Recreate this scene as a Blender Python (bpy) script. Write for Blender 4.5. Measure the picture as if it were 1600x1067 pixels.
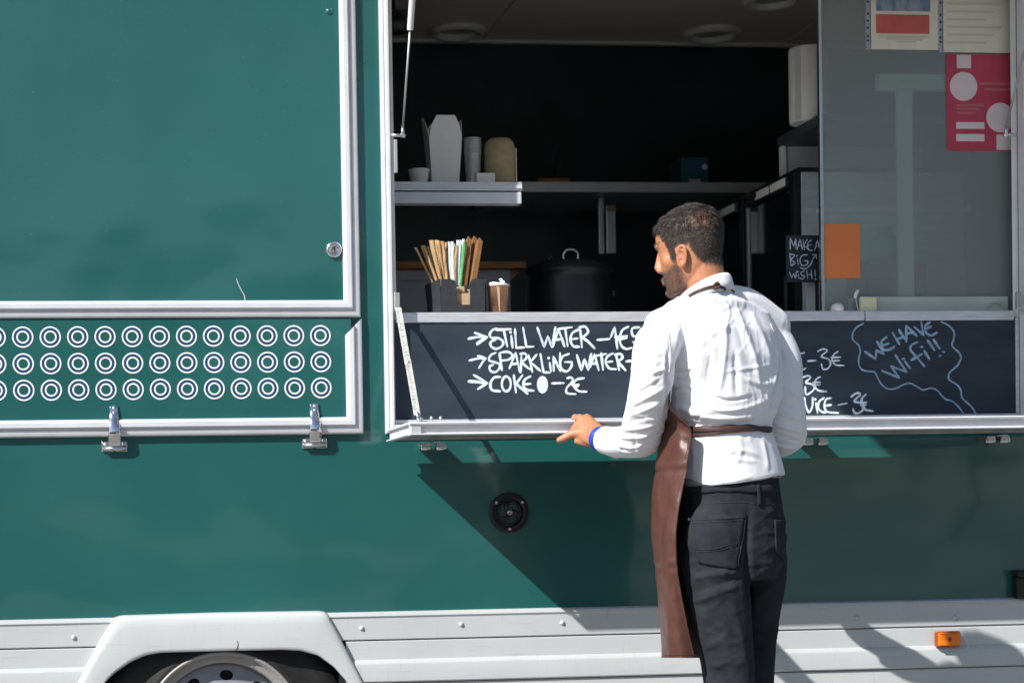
import bpy, bmesh, math, random
import numpy as np
from mathutils import Vector, Matrix, noise
from mathutils.bvhtree import BVHTree

random.seed(7)
for o in list(bpy.data.objects):
    bpy.data.objects.remove(o)
scene = bpy.context.scene
COL = scene.collection
R = math.radians

# ------------------------------------------------------------------ camera
F, CX, CY = 2900.0, 457.0, 882.2           # focal length and principal point for a 1600 x 1067 frame
YAW, PITCH, ROLL = R(6.5177), R(-1.0829), R(-0.9889)
CAM = Vector((0.0, -5.2, 0.925))
_f = Vector((math.sin(YAW)*math.cos(PITCH), math.cos(YAW)*math.cos(PITCH), math.sin(PITCH)))
_r = Vector((math.cos(YAW), -math.sin(YAW), 0))
_u = _r.cross(_f)
CR = _r*math.cos(ROLL) + _u*math.sin(ROLL)
CU = _u*math.cos(ROLL) - _r*math.sin(ROLL)
CF = _f
cd = bpy.data.cameras.new('camera')
cam = bpy.data.objects.new('camera', cd)
COL.objects.link(cam)
M = Matrix.Identity(4)
for i in range(3):
    M[i][0], M[i][1], M[i][2], M[i][3] = CR[i], CU[i], -CF[i], CAM[i]
cam.matrix_world = M
cd.sensor_width = 36.0
cd.lens = F/1600*36
cd.shift_x = (800-CX)/1600
cd.shift_y = (CY-533.5)/1600
cd.clip_start, cd.clip_end = 0.05, 2000
cd.dof.use_dof = True
cd.dof.focus_distance = 4.9
cd.dof.aperture_fstop = 4.0
scene.camera = cam

def U(px, py, y=0.0):
    """point of the plane at depth y that the camera sees at a pixel of the photograph"""
    d = CR*((px-CX)/F) - CU*((py-CY)/F) + CF
    return CAM + d*((y-CAM.y)/d.y)
def proj(p):
    d = p-CAM; w = d.dot(CF)
    return CX+F*d.dot(CR)/w, CY-F*d.dot(CU)/w
def ray(px, py):
    return (CR*((px-CX)/F) - CU*((py-CY)/F) + CF).normalized()
def X(px, py=600, y=0.0): return U(px, py, y).x
def Z(py, px=800, y=0.0): return U(px, py, y).z

# ------------------------------------------------------------------ sky, sun, exposure
SUN = Vector((1.45, 1.0, -1.37)).normalized()          # direction the light travels
w = bpy.data.worlds.new('World'); scene.world = w; w.use_nodes = True
nt = w.node_tree
bg = nt.nodes['Background']
sky = nt.nodes.new('ShaderNodeTexSky'); sky.sky_type = 'NISHITA'; sky.sun_disc = False
sky.sun_elevation = math.asin(-SUN.z)
sky.sun_rotation = math.atan2(-SUN.x, -SUN.y)
sky.altitude = 50; sky.air_density = 1.0; sky.dust_density = 0.8; sky.ozone_density = 1.0
nt.links.new(sky.outputs[0], bg.inputs[0])
bg.inputs[1].default_value = 0.078
sl = bpy.data.lights.new('sun', 'SUN'); sl.energy = 5.0; sl.angle = R(0.53); sl.color = (1.0, 0.965, 0.92)
so = bpy.data.objects.new('sun', sl); COL.objects.link(so)
so.rotation_euler = SUN.to_track_quat('-Z', 'Y').to_euler()
so.location = (-6, -6, 8)
vs = scene.view_settings
vs.view_transform = 'Standard'; vs.look = 'None'; vs.gamma = 1.0; vs.use_curve_mapping = False
vs.exposure = 0.50
scene.render.engine = 'CYCLES'
scene.render.resolution_x, scene.render.resolution_y = 1024, 682

# ------------------------------------------------------------------ materials
def mat(name, col, rough=0.5, metal=0.0, var=0.0, vscale=6.0, bump=0.0, bscale=40.0, stretch=(1,1,1),
        coat=0.0, spec=0.5, col2=None, sheen=0.0, rvar=0.0, trans=0.0, ior=1.45, sss=0.0):
    m = bpy.data.materials.new(name); m.use_nodes = True
    n = m.node_tree.nodes; l = m.node_tree.links; b = n['Principled BSDF']
    b.inputs['Base Color'].default_value = (*col, 1)
    b.inputs['Roughness'].default_value = rough
    b.inputs['Metallic'].default_value = metal
    b.inputs['Coat Weight'].default_value = coat
    b.inputs['Coat Roughness'].default_value = 0.06
    b.inputs['Specular IOR Level'].default_value = spec
    b.inputs['IOR'].default_value = ior
    b.inputs['Transmission Weight'].default_value = trans
    if sheen:
        b.inputs['Sheen Weight'].default_value = sheen
    if sss:
        b.inputs['Subsurface Weight'].default_value = sss
        b.inputs['Subsurface Radius'].default_value = (0.01, 0.004, 0.002)
        b.inputs['Subsurface Scale'].default_value = 0.6
    tc = n.new('ShaderNodeTexCoord'); mp = n.new('ShaderNodeMapping')
    mp.inputs['Scale'].default_value = stretch
    l.new(tc.outputs['Object'], mp.inputs['Vector'])
    if var or col2:
        nz = n.new('ShaderNodeTexNoise'); nz.inputs['Scale'].default_value = vscale
        nz.inputs['Detail'].default_value = 6; nz.inputs['Roughness'].default_value = 0.6
        l.new(mp.outputs[0], nz.inputs['Vector'])
        rp = n.new('ShaderNodeValToRGB')
        rp.color_ramp.elements[0].position = 0.32; rp.color_ramp.elements[1].position = 0.68
        a = tuple(max(0, c*(1-var)) for c in col); c2 = col2 or tuple(min(1, c*(1+var)) for c in col)
        rp.color_ramp.elements[0].color = (*a, 1); rp.color_ramp.elements[1].color = (*c2, 1)
        l.new(nz.outputs['Fac'], rp.inputs[0]); l.new(rp.outputs[0], b.inputs['Base Color'])
        if rvar:
            mr = n.new('ShaderNodeMapRange')
            mr.inputs['To Min'].default_value = rough-rvar; mr.inputs['To Max'].default_value = rough+rvar
            l.new(nz.outputs['Fac'], mr.inputs['Value']); l.new(mr.outputs[0], b.inputs['Roughness'])
    if bump:
        n2 = n.new('ShaderNodeTexNoise'); n2.inputs['Scale'].default_value = bscale; n2.inputs['Detail'].default_value = 4
        l.new(mp.outputs[0], n2.inputs['Vector'])
        bp = n.new('ShaderNodeBump'); bp.inputs['Strength'].default_value = bump; bp.inputs['Distance'].default_value = 0.01
        l.new(n2.outputs['Fac'], bp.inputs['Height']); l.new(bp.outputs[0], b.inputs['Normal'])
    return m

def weave(m, scale, strength):
    """fine woven relief added to a cloth material"""
    n = m.node_tree.nodes; l = m.node_tree.links; b = n['Principled BSDF']
    tc = n.new('ShaderNodeTexCoord')
    wv = n.new('ShaderNodeTexNoise'); wv.inputs['Scale'].default_value = scale; wv.inputs['Detail'].default_value = 2
    l.new(tc.outputs['Object'], wv.inputs['Vector'])
    bp = n.new('ShaderNodeBump'); bp.inputs['Strength'].default_value = strength; bp.inputs['Distance'].default_value = 0.002
    l.new(wv.outputs['Fac'], bp.inputs['Height'])
    if b.inputs['Normal'].links:
        l.new(b.inputs['Normal'].links[0].from_socket, bp.inputs['Normal'])
    l.new(bp.outputs[0], b.inputs['Normal'])
    return m

def paint_mat(name, col, rough, dirt=(0.30, 0.33, 0.30), wave=0.055, scratch=1.0, coat=1.0, thr=0.665):
    """vehicle paint: slow panel waviness, fine scratches and specks, faint dirt"""
    m = bpy.data.materials.new(name); m.use_nodes = True
    n = m.node_tree.nodes; l = m.node_tree.links; b = n['Principled BSDF']
    b.inputs['Roughness'].default_value = rough
    b.inputs['Coat Weight'].default_value = coat; b.inputs['Coat Roughness'].default_value = 0.07
    tc = n.new('ShaderNodeTexCoord')
    def nz(scale, detail, st=(1,1,1), rg=0.6):
        mp = n.new('ShaderNodeMapping'); mp.inputs['Scale'].default_value = st
        l.new(tc.outputs['Object'], mp.inputs['Vector'])
        t = n.new('ShaderNodeTexNoise'); t.inputs['Scale'].default_value = scale
        t.inputs['Detail'].default_value = detail; t.inputs['Roughness'].default_value = rg
        l.new(mp.outputs[0], t.inputs['Vector']); return t
    def ramp(src, p0, p1, c0=0.0, c1=1.0):
        r = n.new('ShaderNodeMapRange'); r.inputs['From Min'].default_value = p0; r.inputs['From Max'].default_value = p1
        r.inputs['To Min'].default_value = c0; r.inputs['To Max'].default_value = c1
        l.new(src.outputs['Fac'], r.inputs['Value']); return r
    big = nz(1.6, 5); spk = nz(240, 1); scr = nz(9, 6, (1, 1, 14)); scr2 = nz(14, 6, (11, 1, 1))
    base = n.new('ShaderNodeMixRGB'); base.inputs[1].default_value = (*[c*0.93 for c in col], 1); base.inputs[2].default_value = (*[c*1.08 for c in col], 1)
    l.new(ramp(big, 0.3, 0.7).outputs[0], base.inputs[0])
    d1 = n.new('ShaderNodeMixRGB'); d1.inputs[2].default_value = (*dirt, 1)
    l.new(base.outputs[0], d1.inputs[1]); l.new(ramp(spk, 0.765, 0.80, 0, 0.55).outputs[0], d1.inputs[0])
    d2 = n.new('ShaderNodeMixRGB'); d2.inputs[2].default_value = (*dirt, 1)
    l.new(d1.outputs[0], d2.inputs[1]); l.new(ramp(scr, thr, thr+0.14, 0, 0.22*scratch).outputs[0], d2.inputs[0])
    d3 = n.new('ShaderNodeMixRGB'); d3.inputs[2].default_value = (*dirt, 1)
    l.new(d2.outputs[0], d3.inputs[1]); l.new(ramp(scr2, thr, thr+0.14, 0, 0.18*scratch).outputs[0], d3.inputs[0])
    l.new(d3.outputs[0], b.inputs['Base Color'])
    l.new(ramp(big, 0.3, 0.7, rough-0.05, rough+0.07).outputs[0], b.inputs['Roughness'])
    wv = nz(2.2, 1.5, (1, 1, 1.3), 0.4)
    bp = n.new('ShaderNodeBump'); bp.inputs['Strength'].default_value = wave; bp.inputs['Distance'].default_value = 0.25
    l.new(wv.outputs['Fac'], bp.inputs['Height']); l.new(bp.outputs[0], b.inputs['Normal'])
    l.new(bp.outputs[0], b.inputs['Coat Normal'])
    return m

MT = {}
MT['green'] = paint_mat('green_paint', (0.0088, 0.091, 0.085), 0.30, scratch=0.8, coat=0.95)
MT['white_paint'] = paint_mat('white_paint', (0.48, 0.505, 0.51), 0.38, dirt=(0.20, 0.19, 0.17), wave=0.03, scratch=1.4, coat=0.3, thr=0.61)
MT['alu'] = mat('brushed_aluminium', (0.66, 0.67, 0.70), 0.42, 0.55, var=0.10, vscale=14, stretch=(1,1,6), bump=0.03, bscale=60, rvar=0.08)
MT['white_alu'] = mat('white_coated_aluminium', (0.66, 0.67, 0.70), 0.36, 0.15, var=0.07, vscale=9, rvar=0.06, bump=0.02, bscale=30)
MT['steel'] = mat('stainless_steel', (0.62, 0.63, 0.64), 0.24, 0.95, var=0.08, vscale=25, rvar=0.08)
MT['dull_steel'] = mat('dull_steel', (0.45, 0.45, 0.44), 0.45, 0.6, var=0.15, vscale=18)
MT['chrome'] = mat('polished_chrome', (0.75, 0.75, 0.76), 0.10, 1.0)
MT['zinc'] = mat('galvanised_steel', (0.62, 0.64, 0.60), 0.5, 0.35, var=0.25, vscale=50, bump=0.05, bscale=90)
MT['rubber'] = mat('black_rubber', (0.012, 0.012, 0.012), 0.7, var=0.3, vscale=30, bump=0.1, bscale=60)
MT['black_plastic'] = mat('black_plastic', (0.010, 0.011, 0.012), 0.38, var=0.3, vscale=20, bump=0.04, bscale=120)
MT['black_card'] = mat('black_card', (0.022, 0.026, 0.032), 0.75, var=0.25, vscale=60, bump=0.2, bscale=300)
MT['board'] = mat('blackboard', (0.013, 0.023, 0.039), 0.62, var=0.30, vscale=2.4, stretch=(1,1,3.2), bump=0.03, bscale=90, rvar=0.08, col2=(0.027, 0.042, 0.062))
MT['chalk'] = mat('white_chalk_ink', (0.60, 0.68, 0.78), 0.85, var=0.26, vscale=55)
MT['chalk_blue_shade'] = mat('thin_blue_shaded_ink', (0.25, 0.38, 0.52), 0.8, var=0.3, vscale=60)  # thin chalk, with the blue tint of sky-lit shade put into its colour
MT['decal_white'] = mat('white_vinyl', (0.80, 0.80, 0.80), 0.4)
MT['decal_blue'] = mat('blue_vinyl', (0.012, 0.055, 0.125), 0.35)
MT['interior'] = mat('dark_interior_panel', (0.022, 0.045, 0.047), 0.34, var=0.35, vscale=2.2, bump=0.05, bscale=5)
MT['interior_floor'] = mat('interior_floor', (0.38, 0.36, 0.33), 0.5, var=0.3)
MT['ceiling'] = mat('ceiling_panel', (0.82, 0.73, 0.65), 0.5, var=0.06, vscale=3)
MT['lamp_white'] = mat('off_white_plastic', (0.80, 0.80, 0.77), 0.35)
MT['tube_white'] = mat('white_enamel', (0.72, 0.72, 0.74), 0.3, var=0.05)
MT['card_white'] = mat('white_cardboard', (0.78, 0.76, 0.73), 0.75, var=0.06, vscale=12, bump=0.05, bscale=80)
MT['card_brown'] = mat('kraft_cardboard', (0.36, 0.28, 0.16), 0.8, var=0.15, vscale=25, bump=0.05, bscale=120)
MT['copper_cup'] = mat('brown_kraft_cup', (0.36, 0.19, 0.115), 0.42, 0.25, var=0.22, vscale=60)
MT['paper'] = mat('white_paper', (0.78, 0.77, 0.76), 0.85, var=0.05, vscale=30, bump=0.05, bscale=90)
MT['straw_tan'] = mat('tan_paper_wrapper', (0.46, 0.30, 0.145), 0.75, var=0.22, vscale=60, stretch=(1,1,0.2))
MT['straw_white'] = mat('white_wrapper', (0.66, 0.72, 0.74), 0.5, var=0.12, vscale=60)
MT['straw_green'] = mat('green_wrapper', (0.10, 0.40, 0.14), 0.5, var=0.3, vscale=50)
MT['kraft_env'] = mat('brown_kraft_paper', (0.20, 0.095, 0.035), 0.8, var=0.2, vscale=40, bump=0.1, bscale=60)
MT['wood'] = mat('oiled_wood', (0.46, 0.20, 0.06), 0.45, var=0.3, vscale=8, stretch=(0.6,4,8), bump=0.05, bscale=30)
MT['grey_panel'] = mat('grey_panel', (0.58, 0.59, 0.62), 0.5, var=0.06)
MT['oven_glass'] = mat('dark_oven_glass', (0.004, 0.006, 0.008), 0.06, spec=0.6, coat=0.3)
MT['teal_box'] = mat('teal_printed_card', (0.015, 0.11, 0.13), 0.5, var=0.2)
MT['blue_print'] = mat('blue_print', (0.03, 0.10, 0.22), 0.5)
MT['glass_reflection'] = mat('pale_green_reflection', (0.86, 0.92, 0.86), 0.45, var=0.03)
MT['machine_grey'] = mat('slate_grey_plastic', (0.055, 0.075, 0.085), 0.5)
MT['orange_card'] = mat('orange_card', (0.68, 0.20, 0.06), 0.7, var=0.04)
MT['poster_paper'] = mat('cream_paper', (0.76, 0.73, 0.62), 0.6, var=0.06, vscale=9)
MT['poster_red'] = mat('red_print', (0.60, 0.12, 0.11), 0.6, var=0.12, vscale=15)
MT['poster_crimson'] = mat('crimson_print', (0.50, 0.055, 0.105), 0.5, var=0.2, vscale=5)
MT['poster_pink'] = mat('pale_pink_print', (0.74, 0.64, 0.64), 0.55)
MT['poster_rose'] = mat('rose_print', (0.52, 0.14, 0.18), 0.55)
MT['grey_print'] = mat('grey_print', (0.62, 0.595, 0.50), 0.6)
MT['blurred_blue'] = mat('blurred_blue_print', (0.04, 0.15, 0.36), 0.6, var=0.1, vscale=30, stretch=(1,1,0.22), col2=(0.42, 0.47, 0.46))
MT['sleeve'] = mat('clear_plastic_edge', (0.34, 0.38, 0.44), 0.25)
MT['tarmac'] = mat('tarmac', (0.19, 0.186, 0.177), 0.85, var=0.22, vscale=3, bump=0.4, bscale=120)
MT['plaster'] = mat('grey_plaster', (0.30, 0.30, 0.29), 0.8, var=0.12, vscale=0.7)
MT['win'] = mat('window_glass', (0.02, 0.025, 0.03), 0.08)
MT['leaf'] = mat('hedge_leaf', (0.035, 0.075, 0.02), 0.6, var=0.5, vscale=2)
MT['bark'] = mat('bark', (0.08, 0.06, 0.045), 0.9, var=0.3, bump=0.5, bscale=30)
MT['amber'] = mat('amber_lens', (0.90, 0.20, 0.004), 0.18, coat=0.5, var=0.12, vscale=80)
MT['amber_dark'] = mat('amber_reflector', (0.34, 0.05, 0.004), 0.25)
MT['silver'] = mat('silver_screw', (0.6, 0.6, 0.6), 0.3, 0.7)
MT['red_dot'] = mat('red_enamel', (0.35, 0.01, 0.03), 0.35)
MT['rim'] = mat('grey_wheel_paint', (0.24, 0.25, 0.28), 0.45, 0.2, var=0.14, vscale=18, bump=0.04, bscale=60)
MT['rust'] = mat('rusty_wheel_edge', (0.36, 0.36, 0.36), 0.5, 0.3, var=0.10, vscale=14, col2=(0.31, 0.28, 0.25), bump=0.2, bscale=90)
MT['hole'] = mat('dark_metal', (0.006, 0.006, 0.007), 0.7)
MT['scratch'] = mat('pale_scratch', (0.50, 0.55, 0.52), 0.7)

# the frosted pane: real glass with a rough, milky film
def pane_material():
    m = bpy.data.materials.new('frosted_glass'); m.use_nodes = True
    n = m.node_tree.nodes; l = m.node_tree.links; out = n['Material Output']
    n.remove(n['Principled BSDF'])
    g = n.new('ShaderNodeBsdfTransparent'); g.inputs['Color'].default_value = (0.86, 0.92, 0.90, 1)
    d = n.new('ShaderNodeBsdfDiffuse'); d.inputs['Color'].default_value = (0.84, 0.90, 0.89, 1)
    tr = n.new('ShaderNodeBsdfTranslucent'); tr.inputs['Color'].default_value = (0.5, 0.55, 0.54, 1)
    gl = n.new('ShaderNodeBsdfGlossy'); gl.inputs['Roughness'].default_value = 0.22
    dt = n.new('ShaderNodeMixShader'); dt.inputs[0].default_value = 0.4
    l.new(d.outputs[0], dt.inputs[1]); l.new(tr.outputs[0], dt.inputs[2])
    mx = n.new('ShaderNodeMixShader'); mx.inputs[0].default_value = 0.29
    l.new(g.outputs[0], mx.inputs[1]); l.new(dt.outputs[0], mx.inputs[2])
    fr = n.new('ShaderNodeFresnel'); fr.inputs[0].default_value = 1.5
    m2 = n.new('ShaderNodeMixShader'); l.new(fr.outputs[0], m2.inputs[0])
    l.new(mx.outputs[0], m2.inputs[1]); l.new(gl.outputs[0], m2.inputs[2])
    l.new(m2.outputs[0], out.inputs['Surface'])
    return m
MT['pane'] = pane_material()

# ------------------------------------------------------------------ object helpers
ORG = {}
def tag(o, label=None, cat=None, group=None, kind=None):
    if label: o['label'] = label
    if cat: o['category'] = cat
    if group: o['group'] = group
    if kind: o['kind'] = kind
    return o
def empty(name, loc, label=None, cat=None, group=None):
    o = bpy.data.objects.new(name, None); COL.objects.link(o); o.location = loc
    o.empty_display_size = 0.1
    ORG[o.name] = Vector(loc); return tag(o, label, cat, group)
def link(name, me, loc, parent=None):
    o = bpy.data.objects.new(name, me); COL.objects.link(o)
    loc = Vector(loc)
    if parent is not None:
        o.parent = parent; o.location = loc-ORG[parent.name]
    else:
        o.location = loc
    ORG[o.name] = loc
    return o

class B:
    """collects solid pieces in world coordinates"""
    def __init__(s): s.v = []; s.f = []
    def add(s, vs, fs):
        k = len(s.v); s.v += [Vector(v) for v in vs]; s.f += [tuple(i+k for i in f) for f in fs]; return s
    def box(s, x0, x1, y0, y1, z0, z1):
        v = [(x,y,z) for x in (x0,x1) for y in (y0,y1) for z in (z0,z1)]
        return s.add(v, [(0,1,3,2),(4,6,7,5),(0,4,5,1),(2,3,7,6),(0,2,6,4),(1,5,7,3)])
    def prism(s, poly, y0, y1):
        """poly of (x,z) seen from the camera, extruded in depth"""
        n = len(poly)
        v = [(p[0], y0, p[1]) for p in poly]+[(p[0], y1, p[1]) for p in poly]
        f = [tuple(range(n)), tuple(reversed(range(n, 2*n)))]
        f += [(i, i+n, (i+1) % n+n, (i+1) % n) for i in range(n)]
        return s.add(v, f)
    def extrude_x(s, prof, x0, x1):
        """prof of (y,z) swept along x"""
        n = len(prof)
        v = [(x0, p[0], p[1]) for p in prof]+[(x1, p[0], p[1]) for p in prof]
        f = [tuple(range(n)), tuple(reversed(range(n, 2*n)))]
        f += [(i, i+n, (i+1) % n+n, (i+1) % n) for i in range(n)]
        return s.add(v, f)
    def tube(s, path, r, n=8, closed=False, cap=True, ry=None):
        P = [Vector(p) for p in path]; m = len(P)
        rr = r if isinstance(r, (list, tuple)) else [r]*m
        vs = []; fs = []; up = None
        for i in range(m):
            a = P[(i-1) % m] if (i > 0 or closed) else P[i]
            c = P[(i+1) % m] if (i < m-1 or closed) else P[i]
            t = (c-a)
            t = t.normalized() if t.length > 1e-9 else Vector((0,0,1))
            if up is None:
                up = t.orthogonal().normalized()
            up = (up - t*up.dot(t)); up = up.normalized() if up.length > 1e-6 else t.orthogonal().normalized()
            sd = t.cross(up)
            for k in range(n):
                an = 2*math.pi*k/n
                vs.append(P[i]+up*(math.cos(an)*rr[i])+sd*(math.sin(an)*(rr[i] if ry is None else ry)))
        for i in range(m if closed else m-1):
            j = (i+1) % m
            for k in range(n):
                fs.append((i*n+k, i*n+(k+1) % n, j*n+(k+1) % n, j*n+k))
        if cap and not closed:
            fs.append(tuple(reversed(range(n)))); fs.append(tuple(range((m-1)*n, m*n)))
        return s.add(vs, fs)
    def lathe(s, prof, c, axis=(0,0,1), n=32, close=False):
        """prof of (radius, height along axis)"""
        ax = Vector(axis).normalized(); a = ax.orthogonal().normalized(); b = ax.cross(a); c = Vector(c)
        vs = []; fs = []
        for (r, h) in prof:
            for k in range(n):
                t = 2*math.pi*k/n
                vs.append(c+ax*h+(a*math.cos(t)+b*math.sin(t))*max(r, 1e-5))
        m = len(prof)
        for i in range(m-1):
            for k in range(n):
                fs.append((i*n+k, i*n+(k+1) % n, (i+1)*n+(k+1) % n, (i+1)*n+k))
        if close:
            for k in range(n):
                fs.append(((m-1)*n+k, (m-1)*n+(k+1) % n, (k+1) % n, k))
        return s.add(vs, fs)
    def grid(s, rows):
        m = len(rows); n = len(rows[0]); vs = [p for r in rows for p in r]
        return s.add(vs, [(i*n+j, i*n+j+1, (i+1)*n+j+1, (i+1)*n+j) for i in range(m-1) for j in range(n-1)])
    def mesh(s, name, org):
        me = bpy.data.meshes.new(name)
        me.from_pydata([v-org for v in s.v], [], s.f)
        bm = bmesh.new(); bm.from_mesh(me); bmesh.ops.recalc_face_normals(bm, faces=bm.faces); bm.to_mesh(me); bm.free()
        return me
    def build(s, name, m, parent=None, loc=None, bevel=0.0, smooth=False, solid=0.0, seg=2):
        org = Vector(loc) if loc is not None else (ORG[parent.name] if parent is not None else sum(s.v, Vector())/len(s.v))
        me = s.mesh(name, org)
        me.materials.append(MT[m] if isinstance(m, str) else m)
        o = link(name, me, org, parent)
        if smooth:
            me.polygons.foreach_set('use_smooth', [True]*len(me.polygons))
        if solid:
            md = o.modifiers.new('thickness', 'SOLIDIFY'); md.thickness = solid; md.offset = 0
        if bevel:
            md = o.modifiers.new('bevel', 'BEVEL'); md.width = bevel; md.segments = seg; md.limit_method = 'ANGLE'; md.angle_limit = R(35)
            if smooth is None or smooth: pass
        return o
def inst(src, name, loc, parent=None):
    o = link(name, src.data, loc, parent)
    for md in src.modifiers:
        k = o.modifiers.new(md.name, md.type)
        for a in ('width', 'segments', 'limit_method', 'angle_limit', 'thickness', 'offset'):
            if hasattr(md, a):
                setattr(k, a, getattr(md, a))
    return o
def autosmooth(o, ang=40):
    me = o.data
    me.polygons.foreach_set('use_smooth', [True]*len(me.polygons))
    me.set_sharp_from_angle(angle=R(ang))
    return o
def catmull(pts, k=6, closed=False):
    P = [Vector(p) for p in pts]; n = len(P); out = []
    rng = range(n if closed else n-1)
    for i in rng:
        p1, p2 = P[i], P[(i+1) % n]
        p0 = P[i-1] if (i > 0 or closed) else p1*2-p2
        p3 = P[(i+2) % n] if (i+2 < n or closed) else p2*2-p1
        for j in range(k):
            t = j/k
            out.append(0.5*((2*p1)+(p2-p0)*t+(2*p0-5*p1+4*p2-p3)*t*t+(3*p1-p0-3*p2+p3)*t**3))
    if not closed: out.append(P[-1])
    return out

# ================================================================== setting
g = B(); g.add([(-400,-400,0),(400,-400,0),(400,400,0),(-400,400,0)], [(0,1,2,3)])
tag(g.build('ground', 'tarmac', loc=(0,0,0)), 'pale tarmac ground the food truck stands on', 'ground', kind='structure')

# street side behind the camera, seen only as reflections in the paint and the glass
bl = empty('street_building', (-8,-33,0), 'low grey plastered building across the street, seen as a reflection', 'building')
B().box(-30,8.5,-41,-33,0,5.6).build('wall', 'plaster', bl)
B().box(-30.3,8.8,-41.3,-32.7,5.6,5.9).build('roof', 'dull_steel', bl)
for i in range(9):
    x = -28+i*4.2
    B().box(x,x+1.6,-33.02,-32.96,1.0,2.6).build('window', 'win', bl)
    B().box(x,x+1.6,-33.02,-32.96,3.6,4.8).build('window', 'win', bl)
def make_tree(loc, h, r, seed, label):
    rnd = random.Random(seed)
    t = empty('street_tree', loc, label, 'tree', 'trees across the street')
    L = Vector(loc)
    tr = B(); tr.tube([L, L+Vector((0.1,0,h*0.3)), L+Vector((0,0.1,h*0.6)), L+Vector((0.1,0,h*0.85))], [0.22,0.17,0.1,0.04], 9)
    for k in range(6):
        a = k*1.1; z = h*(0.3+0.07*k)
        tr.tube([L+Vector((0,0,z)), L+Vector((math.cos(a)*r*0.4, math.sin(a)*r*0.4, z+h*0.12)), L+Vector((math.cos(a)*r*0.75, math.sin(a)*r*0.75, z+h*0.17))], [0.09,0.05,0.02], 6)
    tr.build('trunk', 'bark', t, smooth=True)
    c = B(); cl = [(rnd.uniform(-r,r)*0.7, rnd.uniform(-r,r)*0.7, h*rnd.uniform(0.32,0.92), rnd.uniform(0.35,0.6)*r) for _ in range(22)]
    for (x,y,z,s) in cl:
        for _ in range(150):
            d = Vector((rnd.gauss(0,1),rnd.gauss(0,1),rnd.gauss(0,1))).normalized()*s*rnd.uniform(0.6,1)
            p = L+Vector((x,y,z))+d; q = Vector((rnd.gauss(0,1),rnd.gauss(0,1),rnd.gauss(0,1))).normalized(); e = q.orthogonal().normalized()
            sz = rnd.uniform(0.14,0.26); f2 = q.cross(e)
            c.add([p-e*sz, p+f2*sz*0.5, p+e*sz, p-f2*sz*0.5], [(0,1,2,3)])
    c.build('crown', 'leaf', t)
make_tree((12.5,-33,0), 8.5, 3.0, 1, 'round leafy tree nearest the grey building across the street')
make_tree((18.0,-31,0), 9.5, 3.4, 2, 'middle leafy tree of the row across the street')
make_tree((24.5,-34,0), 8.0, 3.1, 3, 'leafy tree farthest from the grey building across the street')

# ================================================================== food truck
truck = empty('food_truck', (1.2, 1.0, 0), 'dark green food truck with white skirt, raised serving hatch and fold-down shelf', 'food truck')
ZSK = Z(957, 600)                     # top of the white skirt
XL, XR, ZTOP = -2.2, 4.3, 2.86
OX0, OX1 = X(613,560), X(1593,560)    # serving opening
OZ0, OZ1 = Z(662,1000), 2.505
w_ = B()
w_.box(XL, OX0, 0, 0.035, ZSK-0.05, ZTOP); w_.box(OX1, XR, 0, 0.035, ZSK-0.05, ZTOP)
w_.box(OX0, OX1, 0, 0.035, ZSK-0.05, OZ0); w_.box(OX0, OX1, 0, 0.035, OZ1, ZTOP)
w_.build('side_wall', 'green', truck)
B().box(XL, XR, -0.03, 2.05, ZTOP, ZTOP+0.05).build('roof', 'white_paint', truck, bevel=0.02)
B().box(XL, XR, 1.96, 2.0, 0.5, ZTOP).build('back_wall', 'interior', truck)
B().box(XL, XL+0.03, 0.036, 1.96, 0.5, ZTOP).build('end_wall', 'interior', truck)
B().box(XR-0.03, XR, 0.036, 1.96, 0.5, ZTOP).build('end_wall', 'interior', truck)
B().box(XL+0.03, XR-0.03, 0.04, 1.96, 0.74, 0.78).build('floor', 'interior_floor', truck)
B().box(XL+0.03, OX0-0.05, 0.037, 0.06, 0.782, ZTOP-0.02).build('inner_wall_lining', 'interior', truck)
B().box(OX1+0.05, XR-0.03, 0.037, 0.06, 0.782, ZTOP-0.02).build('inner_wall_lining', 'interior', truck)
# ceiling panels
CZ = U(950, 67, 1.96).z
xs = [XL+0.03]+[U(860,0,0.9).x-2.44+1.22*i for i in range(0,5)]
xs = sorted(x for x in xs if XL < x < XR)+[XR-0.03]
for a, b_ in zip(xs[:-1], xs[1:]):
    if b_-a > 0.05:
        B().box(a+0.002, b_-0.002, 0.04, 1.95, CZ, CZ+0.02).build('ceiling_panel', 'ceiling', truck, bevel=0.003)
B().box(XL+0.03, XR-0.03, 1.935, 1.958, CZ-0.012, CZ-0.001).build('ceiling_trim', 'lamp_white', truck)
# ceiling lights
def downlight(px, py, wpx):
    # find where that pixel meets the ceiling
    d = ray(px, py); t = (CZ-CAM.z)/d.z; p = CAM+d*t
    r = wpx*0.5/F*(p-CAM).dot(CF)
    L = B().lathe([(r*0.70,-0.004),(r*0.74,-0.022),(r*0.86,-0.026),(r,-0.012),(r*1.0,-0.001),(r*0.7,-0.001)], (p.x,p.y,CZ), n=40, close=True).build('ceiling_light', 'lamp_white', truck, smooth=True)
    B().lathe([(0.0,-0.002),(r*0.7,-0.002)], (p.x,p.y,CZ), n=40).build('lens', 'dull_steel', L)
downlight(715, 46, 88); downlight(1112, 50, 92); downlight(1205, -3, 90)

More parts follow.
